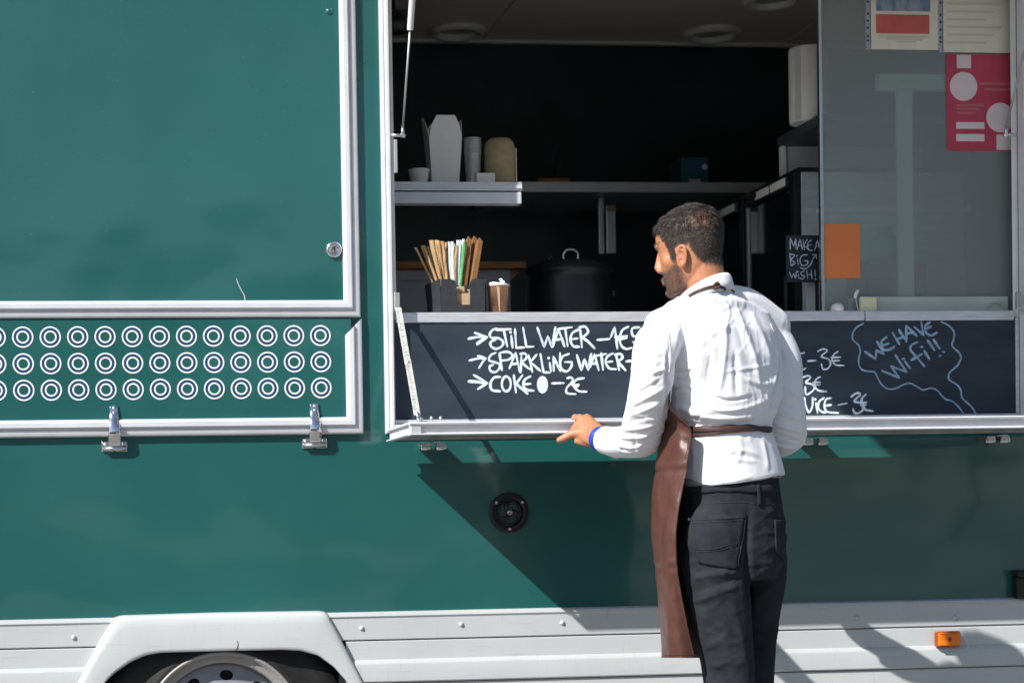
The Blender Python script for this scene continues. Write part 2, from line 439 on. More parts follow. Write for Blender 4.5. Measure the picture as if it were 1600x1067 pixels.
# --- aluminium frames swept with mitred corners
def frame(rect, prof, names, m, parent, ybase=0.0, sides='RBLT'):
    """rect = x0,x1,z0,z1 (outer); prof = (inset, height)"""
    x0,x1,z0,z1 = rect
    for sd in sides:
        rows = []
        for (u, v) in prof:
            a,b_,c,d = x0+u, x1-u, z0+u, z1-u
            e = {'R': ((b_,c),(b_,d)), 'B': ((a,c),(b_,c)), 'L': ((a,c),(a,d)), 'T': ((a,d),(b_,d))}[sd]
            rows.append([Vector((p[0], ybase-v, p[1])) for p in e])
        o = B().grid(rows).build(names, m, parent)
        autosmooth(o, 28)
PROF = [(0,0),(0,0.012),(0.003,0.0175),(0.006,0.019),(0.018,0.0195),(0.0195,0.0175),(0.021,0.0175),(0.0225,0.026),(0.026,0.0285),(0.038,0.0285),(0.044,0.024),(0.0475,0.014),(0.048,0.004)]
# upper closed hatch, left
uh = empty('upper_hatch', (-0.6, -0.01, 1.7)); uh.parent = truck; uh.location = Vector((-0.6,-0.01,1.7))-ORG['food_truck']
HR = (-1.55, X(558,240), Z(497.2,300), 2.53)
B().box(HR[0]+0.03, HR[1]-0.03, -0.011, -0.002, HR[2]+0.03, HR[3]-0.03).build('panel', 'green', uh)
frame(HR, PROF, 'frame_bar', 'white_alu', uh)
# lock
lp = U(521.5, 390.5, -0.011)
lk = B().lathe([(0,0.008),(0.0125,0.008),(0.0135,0.0085),(0.0175,0.010),(0.0215,0.008),(0.0225,0.004),(0.0225,0)], lp, (0,-1,0), 40).build('lock', 'steel', uh, smooth=True)
B().lathe([(0,0.0088),(0.0085,0.0088),(0.009,0.012),(0.0095,0.0088)], lp, (0,-1,0), 28).build('lock_barrel', 'dull_steel', uh)
B().box(lp.x-0.0012, lp.x+0.0012, lp.y-0.0128, lp.y-0.0086, lp.z-0.006, lp.z+0.006).build('keyhole', 'hole', uh)
rp_ = U(514, 18, -0.011)
B().lathe([(0,0.006),(0.005,0.0052),(0.008,0.003),(0.0095,0)], rp_, (0,-1,0), 20).build('rivet', 'green', uh, smooth=True)
sc = catmull([U(369.5,435,-0.0118), U(373,445,-0.0118), U(378,455,-0.0118), U(382,462,-0.0118), U(383,469,-0.0118)], 4)
B().tube(sc, [0.0006,0.0009]+[0.0013]*(len(sc)-3)+[0.0014], 5).build('scratch', 'scratch', uh)

# lower closed flap with printed rings
lf = empty('lower_flap', (-0.2, -0.01, 1.2)); lf.parent = truck; lf.location = Vector((-0.2,-0.01,1.2))-ORG['food_truck']
LR = (-1.55, X(565.5,590), Z(680.5,330), Z(499.0,300))
B().box(LR[0]+0.03, LR[1]-0.03, -0.011, -0.002, LR[2]+0.03, LR[3]).build('panel', 'green', lf)
frame(LR, PROF, 'frame_bar', 'white_alu', lf, sides='RBL')
def ring_mesh():
    vs = []; fs = []; mi = []
    n = 48
    rad = [0.0134,0.0176,0.0252,0.0292]
    for r in rad:
        for k in range(n):
            a = 2*math.pi*k/n; vs.append((math.cos(a)*r, 0, math.sin(a)*r))
    for i in range(3):
        for k in range(n):
            fs.append((i*n+k, i*n+(k+1) % n, (i+1)*n+(k+1) % n, (i+1)*n+k)); mi.append(1 if i == 1 else 0)
    me = bpy.data.meshes.new('ring_decal'); me.from_pydata(vs, [], fs)
    me.materials.append(MT['decal_white']); me.materials.append(MT['decal_blue'])
    me.polygons.foreach_set('material_index', mi); return me
rme = ring_mesh()
rx1 = X(501.3,565,-0.0118); rdx = (rx1-X(36.3,567,-0.0118))/11
for rz in (Z(525.3,290,-0.0118), Z(566.6,290,-0.0118), Z(607.6,290,-0.0118)):
    for k in range(13):
        link('ring_decal', rme, (rx1-rdx*k, -0.0118, rz), lf)
# hinges
def hinge(cx, zt, zb, parent):
    h = empty('hinge', (cx, -0.01, zb)); h.parent = parent; h.location = Vector((cx,-0.01,zb))-ORG[parent.name]
    H = zt-zb
    rows = []
    for (t, y, wd) in [(0,-0.014,0.0105),(0.10,-0.016,0.0108),(0.2,-0.017,0.0112),(0.36,-0.026,0.0122),(0.5,-0.035,0.0138),(0.7,-0.037,0.0155),(0.8,-0.033,0.0165),(0.9,-0.026,0.0165),(1.0,-0.014,0.016)]:
        z = zt-H*0.93*t
        rows.append([Vector((cx-wd,y+0.002,z)), Vector((cx-wd*0.85,y,z)), Vector((cx+wd*0.85,y,z)), Vector((cx+wd,y+0.002,z))])
    o = B().grid(rows).build('arm', 'chrome', h, solid=0.004); autosmooth(o, 50)
    for k in (0.06, 0.16):
        B().lathe([(0,0.003),(0.0035,0.003),(0.0045,0)], (cx,-0.0165,zt-H*k), (0,-1,0), 14).build('screw', 'silver', h, smooth=True)
    zm = zb+0.012
    for s in (-1, 1):
        B().box(cx+s*0.0185-0.0165, cx+s*0.0185+0.0165, -0.006, -0.0005, zb-0.002, zb+0.026).build('base_plate', 'steel', h, bevel=0.0015)
        B().lathe([(0,0.0035),(0.004,0.0035),(0.0052,0)], (cx+s*0.026,-0.006,zb+0.018), (0,-1,0), 14).build('screw', 'silver', h, smooth=True)
    B().tube([(cx-0.031,-0.013,zb+0.006),(cx+0.031,-0.013,zb+0.006)], 0.0062, 14).build('pin', 'steel', h, smooth=True)
for (px, pt, pb) in ((178.5, 634, 704.5), (491.5, 630.5, 699)):
    hinge(X(px,670,-0.012), Z(pt,px,-0.012), Z(pb,px,-0.002), lf)

# --- serving opening frame
OP = [(0,0),(0,0.014),(0.003,0.0185),(0.009,0.019),(0.0105,0.016),(0.012,0.016),(0.0135,0.026),(0.016,0.028),(0.0225,0.028),(0.0245,0.025),(0.025,0.010),(0.033,-0.012),(0.0405,-0.016)]
OR_ = (X(600,560), X(1608,560), Z(677.5,640), 2.51)
frame(OR_, OP, 'opening_frame_bar', 'white_alu', truck)

# --- raised awning over the opening (above the picture, throws the long shadow)
AZ = 2.535
aw = empty('raised_hatch', (1.9,-0.6,AZ)); aw.parent = truck; aw.location = Vector((1.9,-0.6,AZ))-ORG['food_truck']
AX0, AX1, AD = X(604,300), X(1604,300), 1.12
B().box(AX0, AX1, -AD, -0.03, AZ+0.004, AZ+0.014).build('panel', 'green', aw)
B().box(AX0+0.022, AX1-0.022, -AD+0.005, -0.035, AZ-0.002, AZ+0.003).build('bounce_lining', 'tube_white', aw)  # unseen white underside, added to bounce light into the truck
for nm, bx in (('frame_bar',(AX0-0.02,AX1+0.02,-AD-0.04,-AD,AZ-0.01,AZ+0.03)),('frame_bar',(AX0-0.02,AX0+0.02,-AD,-0.03,AZ-0.012,AZ-0.001)),('frame_bar',(AX1-0.02,AX1+0.02,-AD,-0.03,AZ-0.012,AZ-0.001))):
    B().box(*bx).build(nm, 'white_alu', aw, bevel=0.004)
# gas struts
def gas_strut(p_low, p_mid, p_top, side):
    s = empty('gas_strut', p_low); s.parent = truck; s.location = Vector(p_low)-ORG['food_truck']
    B().tube([p_mid, p_top], 0.0088, 16).build('cylinder', 'tube_white', s, smooth=False)
    B().tube([p_low+Vector((0,0,0.02)), p_mid], 0.0032, 10).build('rod', 'dull_steel', s, smooth=True)
    B().tube([p_low-Vector((0,0,0.006)), p_low+Vector((0,0,0.028))], [0.0065,0.0042], 12).build('end_fitting', 'steel', s, smooth=True)
    B().tube([p_low+Vector((side*0.034,0,0)), p_low+Vector((-side*0.008,0,0))], 0.0048, 12).build('ball_pin', 'steel', s, smooth=True)
    return s
lo = U(629.5,212,-0.03); up = Vector((lo.x+0.004,-0.27,2.52))
tdir = (up-lo)
gs = gas_strut(lo, lo+tdir*0.53, up, -1)
B().box(lo.x-0.026, lo.x-0.017, lo.y-0.004, lo.y+0.004, lo.z-0.105, lo.z-0.012).build('stay_plate', 'dull_steel', gs, bevel=0.001)
lo2 = U(1572,211,-0.03); up2 = Vector((lo2.x+0.004,-0.27,2.52))
gas_strut(lo2, lo2+(up2-lo2)*0.55, up2, 1)

# --- menu board under the counter
CB = (X(622,580,0.011), X(1587,580,0.011), Z(656.5,700,0.011), Z(502.5,700,0.011))
cb = empty('menu_chalkboard', (CB[0], 0.02, CB[2]), 'long black menu chalkboard with handwritten drink prices under the counter', 'chalkboard')
B().box(CB[0]-0.012, CB[1]+0.012, 0.0108, 0.022, CB[2]-0.01, CB[3]+0.005).build('board', 'board', cb)
B().box(CB[0]-0.016, CB[1]+0.016, 0.002, 0.0105, CB[2]-0.014, CB[2]+0.002).build('bottom_rail', 'alu', cb, bevel=0.0015)
B().box(CB[1]-0.002, CB[1]+0.016, 0.004, 0.0105, CB[2]+0.003, CB[3]+0.003).build('side_rail', 'alu', cb, bevel=0.0015)

INKY = 0.0098
def strokes(name, strokelist, conv, wd, m, parent, y, seed=0):
    rnd = random.Random(seed); b_ = B()
    for st in strokelist:
        smooth = st[0] == 's'; pts = st[1:]
        if st[0] == 'd':          # dot or filled ellipse: cx, cy, rx, ry
            cx, cy, rx, ry = pts[0]
            c = [conv((cx+rx*math.cos(t*math.pi/12), cy+ry*math.sin(t*math.pi/12))) for t in range(24)]
            v = [Vector((p.x, y, p.z)) for p in c]+[Vector((p.x, y+0.0009, p.z)) for p in c]
            b_.add(v, [tuple(range(24))]+[(i,(i+1) % 24,(i+1) % 24+24,i+24) for i in range(24)]); continue
        if st[0] == 'o':
            cx, cy, rx, ry = pts[0]
            pts = [(cx+rx*math.cos(t*math.pi/10-1.2), cy+ry*math.sin(t*math.pi/10-1.2)) for t in range(21)]; smooth = False
        P = [conv(p) for p in pts]
        P = catmull(P, 5) if (smooth and len(P) > 2) else P
        # densify straight strokes so the edges can wobble
        Q = [P[0]]
        for a, c in zip(P[:-1], P[1:]):
            k = max(1, int((c-a).length/0.006))
            Q += [a.lerp(c, (j+1)/k) for j in range(k)]
        n = len(Q); Lf = []; Rt = []
        w0 = wd*rnd.uniform(0.88,1.12); ph = rnd.uniform(0,9)
        for i, p in enumerate(Q):
            a = Q[max(0,i-1)]; c = Q[min(n-1,i+1)]; t = (c-a); t = t.normalized() if t.length > 0 else Vector((1,0,0))
            nn = Vector((-t.z, 0, t.x)); h = w0*0.5*(1+0.13*math.sin(i*0.7+ph)+0.07*rnd.uniform(-1,1))
            if i in (0, n-1): h *= 0.72
            Lf.append(Vector((p.x,y,p.z))+nn*h); Rt.append(Vector((p.x,y,p.z))-nn*h)
        off = rnd.uniform(0,0.0006)
        for v in Lf+Rt: v.y -= off
        k = len(Lf)
        b_.add(Lf+Rt, [(i, i+1, k+i+1, k+i) for i in range(k-1)])
        # rounded ends
        for (p, a_) in ((Q[0],0),(Q[-1],1)):
            r = w0*0.40; c0 = Vector((p.x, y-off-0.0001*(a_+1), p.z))
            b_.add([c0+Vector((math.cos(t*math.pi/4)*r,0,math.sin(t*math.pi/4)*r)) for t in range(8)], [tuple(range(8))])
    return b_.build(name, m, parent)
ZA = 5.161
convL = lambda p: U(700+p[0]/ZA, 490+p[1]/ZA, INKY)
convR = lambda p: U(1230+p[0]/ZA, 490+p[1]/ZA, INKY)
L1 = [('s',(165,203),(230,190),(315,190)),('l',(215,155),(315,190),(265,225),(235,250)),('l',(300,195),(232,240)),
 ('s',(400,122),(365,128),(336,165),(352,195),(400,197),(440,220),(440,255),(400,282),(360,275),(340,245),(355,220),(385,212)),
 ('l',(388,132),(505,125)),('l',(450,135),(478,265)),('l',(510,180),(520,275)),('d',(505,150,11,11)),
 ('l',(540,125),(550,275),(615,272)),('l',(605,112),(632,268),(690,265)),
 ('l',(720,112),(775,270),(805,180),(838,270),(866,110)),('l',(845,268),(890,125),(940,265)),('l',(872,212),(925,202)),
 ('l',(885,125),(1000,110)),('l',(945,120),(965,262)),('s',(1055,128),(1005,155),(987,210),(1010,262),(1060,266)),('l',(990,206),(1045,200)),
 ('l',(1065,115),(1080,270)),('s',(1055,112),(1105,105),(1130,145),(1100,180),(1075,188)),('l',(1078,188),(1130,225),(1180,278)),
 ('l',(1205,212),(1300,205)),('l',(1310,192),(1345,110),(1365,282)),('s',(1455,105),(1405,135),(1385,205),(1400,262),(1440,285),(1478,276)),
 ('l',(1345,190),(1445,180)),('l',(1355,209),(1440,196)),('s',(1545,110),(1485,120),(1490,178),(1530,185),(1548,215),(1522,247),(1492,228))]
L2 = [('s',(172,378),(240,362),(305,362)),('l',(240,340),(305,360),(280,390),(250,437)),
 ('s',(385,315),(345,335),(330,375),(370,390),(412,405),(415,440),(380,472),(342,460),(336,425),(365,412)),
 ('l',(415,320),(435,455)),('s',(420,315),(485,308),(520,338),(490,370),(437,378)),
 ('l',(495,442),(545,315),(580,472)),('l',(515,410),(565,400)),
 ('l',(592,330),(586,475)),('s',(580,325),(622,322),(632,358),(592,390)),('l',(592,390),(635,430),(660,448)),
 ('l',(650,335),(680,470)),('l',(715,330),(665,390),(745,462)),('l',(745,325),(770,472),(822,475)),
 ('l',(820,395),(830,465)),('d',(812,358,11,11)),('l',(852,462),(850,345),(905,465),(903,318)),
 ('s',(975,325),(925,345),(905,395),(920,450),(960,465),(993,430),(1000,390)),('l',(1000,390),(942,390)),
 ('l',(1040,335),(1075,455),(1100,370),(1132,455),(1155,325)),('l',(1147,432),(1180,325),(1215,455)),('l',(1160,405),(1202,400)),
 ('l',(1170,345),(1275,325)),('l',(1235,320),(1250,452)),('s',(1330,320),(1287,345),(1270,390),(1300,440),(1355,447)),('l',(1280,390),(1325,385)),
 ('l',(1355,330),(1380,455)),('s',(1345,332),(1392,325),(1405,358),(1367,385)),('l',(1367,385),(1432,457)),('l',(1437,385),(1485,380))]
L3 = [('l',(165,548),(315,558)),('l',(208,495),(320,560),(240,608)),('l',(170,540),(250,545)),
 ('s',(420,510),(370,517),(342,565),(355,615),(420,626)),('o',(470,566,36,60)),('l',(530,495),(548,635)),('l',(600,497),(550,565),(640,645)),
 ('s',(665,505),(622,530),(606,575),(632,613),(690,620)),('l',(610,570),(665,565)),('d',(762,572,44,70)),('l',(840,562),(932,559)),
 ('s',(960,520),(995,515),(1005,545),(958,598),(960,640),(1028,648)),('s',(1097,520),(1040,530),(1012,572),(1050,622),(1117,629)),('l',(1000,576),(1055,571)),('l',(1018,592),(1050,584))]
for i, L in enumerate((L1, L2, L3)):
    strokes('chalk_lettering', L, convL, 0.0068, 'chalk', cb, INKY, i)
P1 = [('s',(22,108),(-20,130),(-32,180),(0,226),(42,214)),
 ('s',(140,315),(92,330),(62,375),(75,430),(110,455),(150,440)),('l',(30,378),(110,375)),('l',(30,315),(65,300)),('l',(165,382),(230,378)),
 ('s',(245,305),(290,285),(322,300),(275,345),(330,365),(350,400),(330,440),(290,447),(275,405)),('s',(410,305),(375,330),(362,370),(390,412),(458,418)),('l',(352,352),(428,352)),('l',(360,381),(420,378)),
 ('s',(120,515),(165,500),(188,515),(150,555),(200,570),(220,600),(190,635),(152,650),(145,590)),('s',(265,510),(232,530),(222,580),(250,618),(318,628)),('l',(207,556),(265,553)),('l',(215,577),(265,573))]
P2 = [('s',(112,690),(118,760),(80,800)),('s',(138,675),(150,740),(175,795),(203,745),(205,675)),('l',(232,720),(245,800)),('d',(226,690,11,11)),('s',(295,680),(257,710),(250,760),(278,790),(310,798)),
 ('s',(355,680),(315,690),(300,740),(322,790),(412,800)),('l',(305,742),(355,735)),('l',(410,737),(480,722)),
 ('s',(515,670),(560,640),(588,655),(540,705),(600,722),(618,760),(580,800),(545,800),(530,770)),('s',(635,650),(602,685),(600,740),(630,774),(690,785)),('l',(587,720),(640,715)),('l',(592,738),(635,734))]
strokes('chalk_lettering', P1, convR, 0.0052, 'chalk', cb, INKY, 11)
strokes('chalk_lettering', P2, convR, 0.0062, 'chalk', cb, INKY, 12)
WF = [('l',(625,305),(712,366),(718,295),(782,328),(724,224)),('s',(800,190),(762,225),(770,285),(818,292),(866,265)),('l',(770,255),(820,241)),
 ('l',(850,155),(905,247)),('l',(900,130),(948,205)),('l',(880,208),(945,188)),('l',(960,225),(960,97),(1045,180)),('l',(962,162),(1020,150)),
 ('l',(1025,107),(1100,176),(1080,67)),('s',(1150,70),(1112,100),(1120,152),(1160,176),(1208,152)),('l',(1115,122),(1160,106)),
 ('l',(765,460),(905,518),(835,422),(962,470),(872,335)),('l',(950,385),(990,440)),('d',(937,365,14,8)),('l',(1000,375),(1085,327)),
 ('s',(1050,230),(1005,252),(992,285),(1020,325),(1062,372),(1107,425)),('l',(1105,300),(1145,365)),('d',(1085,268,14,8)),('l',(1132,215),(1188,295)),('l',(1180,210),(1228,280)),('d',(1233,340,12,7)),('d',(1262,308,12,7))]
strokes('chalk_lettering', WF, convR, 0.0072, 'chalk_blue_shade', cb, INKY, 13)
BU = [('s',(615,78),(560,110),(528,160),(530,210),(575,255),(588,310),(575,370),(585,430),(620,460),(700,470),(725,510),(760,570),(810,605),(870,605),(930,575),(990,562),(1050,590),(1095,615),(1160,600),(1210,620),(1270,685),(1330,705),(1380,750),(1418,800)),
 ('s',(1240,65),(1300,95),(1345,150),(1340,210),(1330,260),(1385,315),(1400,360),(1370,420),(1310,475),(1305,530),(1370,575),(1400,620),(1410,680),(1460,725),(1500,770),(1525,815))]
strokes('chalk_bubble', BU, convR, 0.0052, 'chalk_blue_shade', cb, INKY, 14)

# --- counter: two aluminium lengths butted together
CT0, CT1 = Z(502.2,1000,0.006), Z(486.8,1000,0.006)
sx = X(1352,495,0.006)
B().box(OX0+0.012, sx-0.0015, 0.006, 0.46, CT0, CT1).build('counter', 'alu', truck, bevel=0.002)
B().box(sx+0.0015, OX1-0.012, 0.0048, 0.46, CT0-0.0006, CT1-0.0008).build('counter', 'alu', truck, bevel=0.002)

# --- fold-down shelf
SZ0 = U(606,690.5,-0.045).z; SZ1 = SZ0+0.034
SX0 = 0.866; SX1 = OX1+0.045
sh = empty('fold_down_shelf', (SX0,-0.2,SZ0)); sh.parent = truck; sh.location = Vector((SX0,-0.2,SZ0))-ORG['food_truck']
SY0, SY1 = -0.412, -0.068
B().box(SX0+0.012, SX1-0.012, SY0+0.012, SY1-0.004, SZ0+0.010, SZ0+0.022).build('panel', 'green', sh)
B().box(SX0+0.014, SX1-0.014, SY0+0.03, SY1-0.008, SZ0+0.0225, SZ0+0.026).build('bounce_lining', 'tube_white', sh)  # unseen white top face, added to throw sunlight up inside
fp = [(SY0+0.010,SZ0+0.0045),(SY0-0.003,SZ0+0.0045),(SY0-0.004,SZ0+0.002),(SY0-0.002,SZ0),(SY0+0.028,SZ0),(SY0+0.028,SZ0+0.003),(SY0+0.0125,SZ0+0.006),(SY0+0.0125,SZ1-0.006),(SY0+0.028,SZ1-0.003),(SY0+0.028,SZ1),(SY0-0.004,SZ1),(SY0-0.006,SZ1-0.003),(SY0-0.004,SZ1-0.0075),(SY0+0.010,SZ1-0.0065)]
B().extrude_x(fp, SX0-0.004, SX1+0.004).build('front_bar', 'white_alu', sh)
for s, x in ((-1,SX0),(1,SX1)):
    b_ = B()
    for (z0,z1,o) in ((SZ0,SZ0+0.004,0.010),(SZ1-0.006,SZ1,0.008)):
        b_.box(min(x,x+s*o), max(x,x+s*o), SY0+0.03, SY1, z0, z1)
    b_.box(min(x,x-s*0.012), max(x,x-s*0.012), SY0+0.03, SY1, SZ0+0.0005, SZ1-0.0005)
    b_.build('side_bar', 'white_alu', sh, bevel=0.001)
    B().box(x-0.001 if s<0 else x-0.026, x+0.026 if s<0 else x+0.001, SY0-0.0015, SY0+0.009, SZ0+0.005, SZ1-0.008).build('corner_bracket', 'alu', sh, bevel=0.001)
B().box(SX0+0.01, SX1-0.01, SY1-0.006, SY1, SZ0+0.004, SZ1).build('rear_bar', 'dull_steel', sh)
lx = SX0+0.02
B().box(lx, lx+0.085, SY0+0.05, SY0+0.075, SZ1+0.0005, SZ1+0.006).build('latch_plate', 'alu', sh, bevel=0.001)
for dx in (0.018, 0.045, 0.07):
    B().lathe([(0,0.012),(0.003,0.012),(0.0045,0.008),(0.003,0)], (lx+dx, SY0+0.06, SZ1+0.006), n=12).build('screw', 'silver', sh, smooth=True)
for px in (675, 1270, 1553):
    hx = X(px,692,-0.03)
    h = empty('hinge', (hx,-0.03,SZ0)); h.parent = sh; h.location = Vector((hx,-0.03,SZ0))-ORG[sh.name]
    for s in (-1,1):
        B().box(hx+s*0.022-0.013, hx+s*0.022+0.013, -0.058, -0.002, SZ0-0.020, SZ0-0.003).build('base_plate', 'steel', h, bevel=0.002)
        B().tube([(hx+s*0.022-0.014,-0.05,SZ0-0.018),(hx+s*0.022+0.014,-0.05,SZ0-0.018)], 0.0075, 12).build('pin', 'chrome', h, smooth=True)
    B().box(hx-0.008, hx+0.008, -0.10, -0.012, SZ0-0.006, SZ0-0.0012).build('arm', 'chrome', h, bevel=0.002)
# perforated stays
def stay(p0, p1):
    s = empty('stay', p0); s.parent = truck; s.location = Vector(p0)-ORG['food_truck']
    for a, c, off in ((0.0,0.53,0.0),(0.49,0.98,-0.0045)):
        A = p0.lerp(p1,a); C = p0.lerp(p1,c); t = (C-A).normalized(); sd = t.cross(Vector((0,1,0))).normalized(); nn = sd.cross(t).normalized()
        if nn.y > 0: nn = -nn
        hw = 0.0085; th = 0.0035; b_ = B()
        A = A+Vector((0,off,0)); C = C+Vector((0,off,0))
        Ln = (C-A).length
        def bar(a0,a1,u0,u1):
            v = []
            for q in (a0,a1):
                for u in (u0,u1):
                    for d in (0,th): v.append(A+t*q+sd*u+nn*d)
            b_.add(v, [(0,1,3,2),(4,6,7,5),(0,4,5,1),(2,3,7,6),(0,2,6,4),(1,5,7,3)])
        th, nn_ = 0.0018, nn; bar(0,Ln,-hw,hw); A = A+nn*0.0016; th = 0.0022
        bar(0,Ln,-hw,-hw*0.42); bar(0,Ln,hw*0.42,hw)
        k = int(Ln/0.0135)
        for i in range(k+1):
            q = Ln*i/k
            bar(max(0,q-0.0034),min(Ln,q+0.0034),-hw*0.42,hw*0.42)
        b_.build('perforated_strip', 'zinc', s)
    mid = p0.lerp(p1,0.51)
    B().lathe([(0,0.012),(0.004,0.012),(0.005,0.008),(0.005,0)], mid, (0,-1,0), 14).build('pivot', 'dull_steel', s, smooth=True)
    B().tube([p1+Vector((0,0,0.016)), p1+Vector((0.003,0,-0.01))], 0.004, 8).build('hook', 'steel', s, smooth=True)
    B().box(p0.x-0.010,p0.x+0.006,p0.y,p0.y+0.012,p0.z-0.004,p0.z+0.045).build('anchor', 'dull_steel', s, bevel=0.002)
s0 = U(622,482,-0.034); s1 = Vector((U(652,655,SY0+0.03).x, SY0+0.03, SZ1+0.012))
stay(s0, s1)
s2 = U(1594,480,-0.034); stay(s2, Vector((SX1-0.03, SY0+0.03, SZ1+0.012)))

# --- white skirt boards
SKY = -0.010
zt = ZSK; zg1 = Z(995,800,-0.02); zb2 = Z(1027,800,-0.02); zg2 = Z(1061,800,-0.02)
ax0 = X(172,980,-0.02); ax1 = X(515,980,-0.02)     # wheel arch
p1_ = [(0.0,zt+0.004),(-0.010,zt+0.004),(-0.019,zt-0.001),(-0.021,zt-0.008),(-0.017,zt-0.014),(-0.016,zg1+0.004),(-0.013,zg1+0.001),(0.0,zg1+0.001)]
p2_ = [(0.0,zg1-0.0015),(-0.011,zg1-0.0015),(-0.0135,zg1-0.004),(-0.0135,zb2+0.004),(-0.0225,zb2-0.006),(-0.0235,zb2-0.010),(-0.0225,zg2+0.005),(-0.018,zg2+0.001),(0.0,zg2+0.001)]
def shift(p, dz): return [(a, b_+dz) for a, b_ in p]
d2 = (zg2-zg1)
for side in (0, 1):
    for i_, pr in enumerate((p1_, p2_, shift(p2_, d2), shift(p2_, 2*d2))):
        xa, xb = (XL, X((186,152,112,100)[i_],1000,-0.02)) if side == 0 else (X((504,541,590,600)[i_],1000,-0.02), XR)
        o = B().extrude_x(pr, xa, xb).build('skirt_board', 'white_paint', truck); autosmooth(o, 30)
B().box(XL, ax0-0.03, 0.001, 0.05, 0.27, ZSK-0.051).build('chassis_side', 'hole', truck)
B().box(ax1+0.03, XR, 0.001, 0.05, 0.27, ZSK-0.051).build('chassis_side', 'hole', truck)
for (px, py) in ((115,995.5),(565,981),(720.6,975),(878.5,972.5),(1338.5,964.5),(1492,964.5)):
    c = U(px, py, -0.017)
    B().lathe([(0,0.0055),(0.003,0.005),(0.0062,0.0025),(0.0072,0)], c, (0,-1,0), 18).build('rivet', 'white_paint', truck, smooth=True)
# --- wheel arch
ya = -0.024
outer = [(104,1100),(121,1066),(150,1010),(176,966),(190,961.5),(340,957),(500,954.5),(512,956),(530,990),(568,1066),(590,1110)]
inner = [(560,1110),(543,1066),(522,1042),(498,1024),(470,1016),(440,1014.5),(340,1016.5),(250,1019),(228,1023),(205,1033),(180,1050),(163,1066),(140,1110)]
def wp(p, y): q = U(p[0], p[1], y); return (q.x, q.z)
oo = [wp(p, ya) for p in outer]; ii = [wp(p, ya) for p in inner]
oo = [(oo[0][0]-0.10, 0.30)]+oo+[(oo[-1][0]+0.10, 0.30)]
ii = [(ii[0][0]+0.05, 0.30)]+ii+[(ii[-1][0]-0.05, 0.30)]
ar = B()
oc = Vector((sum(p[0] for p in oo)/len(oo), 0, 0.35))
N_ = 40
def resamp(pl, n):
    P = [Vector((p[0],0,p[1])) for p in pl]; d = [0]
    for a, c in zip(P[:-1],P[1:]): d.append(d[-1]+(c-a).length)
    out = []
    for k in range(n):
        t = d[-1]*k/(n-1); i = max(0, min(len(P)-2, next((j for j in range(len(d)-1) if d[j+1] >= t), len(P)-2)))
        u = (t-d[i])/max(1e-9,(d[i+1]-d[i])); out.append(P[i].lerp(P[i+1],u))
    return out
on = []
# match outer vertices to inner ones by angle so the strip stays regular
ro = resamp(oo, 120); rn = resamp(list(reversed(ii)), 120)
rows = []
for (t, y) in [(-0.012,0.012),(0.0,-0.008),(0.02,-0.020),(0.05,-0.0285),(0.12,-0.033),(0.3,-0.035),(0.9,-0.035),(0.97,-0.034),(1.0,-0.030),(1.004,-0.024)]:
    rows.append([Vector((a.x+(c.x-a.x)*t, y, a.z+(c.z-a.z)*t)) for a, c in zip(ro, rn)])
o = B().grid(rows).build('wheel_arch', 'white_paint', truck); autosmooth(o, 50)
ck = catmull([U(370,1000,-0.0355),U(372,1006,-0.0355),U(370,1013,-0.0355),U(366,1018,-0.0355)], 3)
B().tube(ck, [0.0004]+[0.0009]*(len(ck)-2)+[0.0011], 5).build('crack', 'hole', truck)
B().box(ax0-0.15, ax1+0.2, 0.30, 0.33, 0.15, ZSK-0.03).build('wheel_well', 'rubber', truck)
B().box(ax0-0.15, ax1+0.2, 0.036, 0.33, ZSK-0.052, ZSK-0.03).build('wheel_well', 'rubber', truck)
# --- wheel
WR = 0.224
WC = U(347,1141,0.075); WC.z = U(347,1017.5,-0.014).z-WR*1.015
wh = empty('wheel', WC); wh.parent = truck; wh.location = WC-ORG['food_truck']
B().lathe([(WR*0.97,0.075),(WR*1.02,0.084),(WR*1.08,0.080),(WR*1.18,0.068),(WR*1.36,0.064),(WC.z*0.965,0.056),(WC.z-0.001,0.035),(WC.z-0.001,-0.09),(WC.z*0.965,-0.11),(WR*1.3,-0.12),(WR*0.97,-0.10)], WC, (0,-1,0), 72).build('tyre', 'rubber', wh, smooth=True)
rimE = B().lathe([(WR*0.86,0.035),(WR*0.87,0.07),(WR*0.90,0.074),(WR*0.955,0.070),(WR*0.975,0.084),(WR*1.0,0.089),(WR*1.02,0.084),(WR*1.015,0.070)], WC, (0,-1,0), 96).build('rim_flange', 'rust', wh, smooth=True)
# disc with hand holes cut through
pr = [(0.06,0.062),(0.075,0.066),(0.10,0.066),(0.118,0.058),(0.135,0.044),(0.165,0.036),(0.185,0.034),(WR*0.87,0.030)]
HN, HR_, HW = 10, 0.158, 0.0165
NA, dr = 480, []
for a, c in zip(pr[:-1], pr[1:]):
    m_ = max(2, int((c[0]-a[0])/0.0016))
    for j in range(m_): dr.append((a[0]+(c[0]-a[0])*j/m_, a[1]+(c[1]-a[1])*j/m_))
dr.append(pr[-1])
rr3, aa3 = np.meshgrid(np.arange(len(dr)), np.arange(NA), indexing='ij')
drn = np.array(dr); an3 = 2*np.pi*aa3/NA
gx, gz, gy = np.cos(an3)*drn[rr3,0], np.sin(an3)*drn[rr3,0], -drn[rr3,1]
mcx = (gx[:-1]+gx[1:])/2; mcz = (gz[:-1]+gz[1:])/2
mcx = (mcx+np.roll(mcx,-1,1))/2; mcz = (mcz+np.roll(mcz,-1,1))/2
keep = np.ones(mcx.shape, bool)
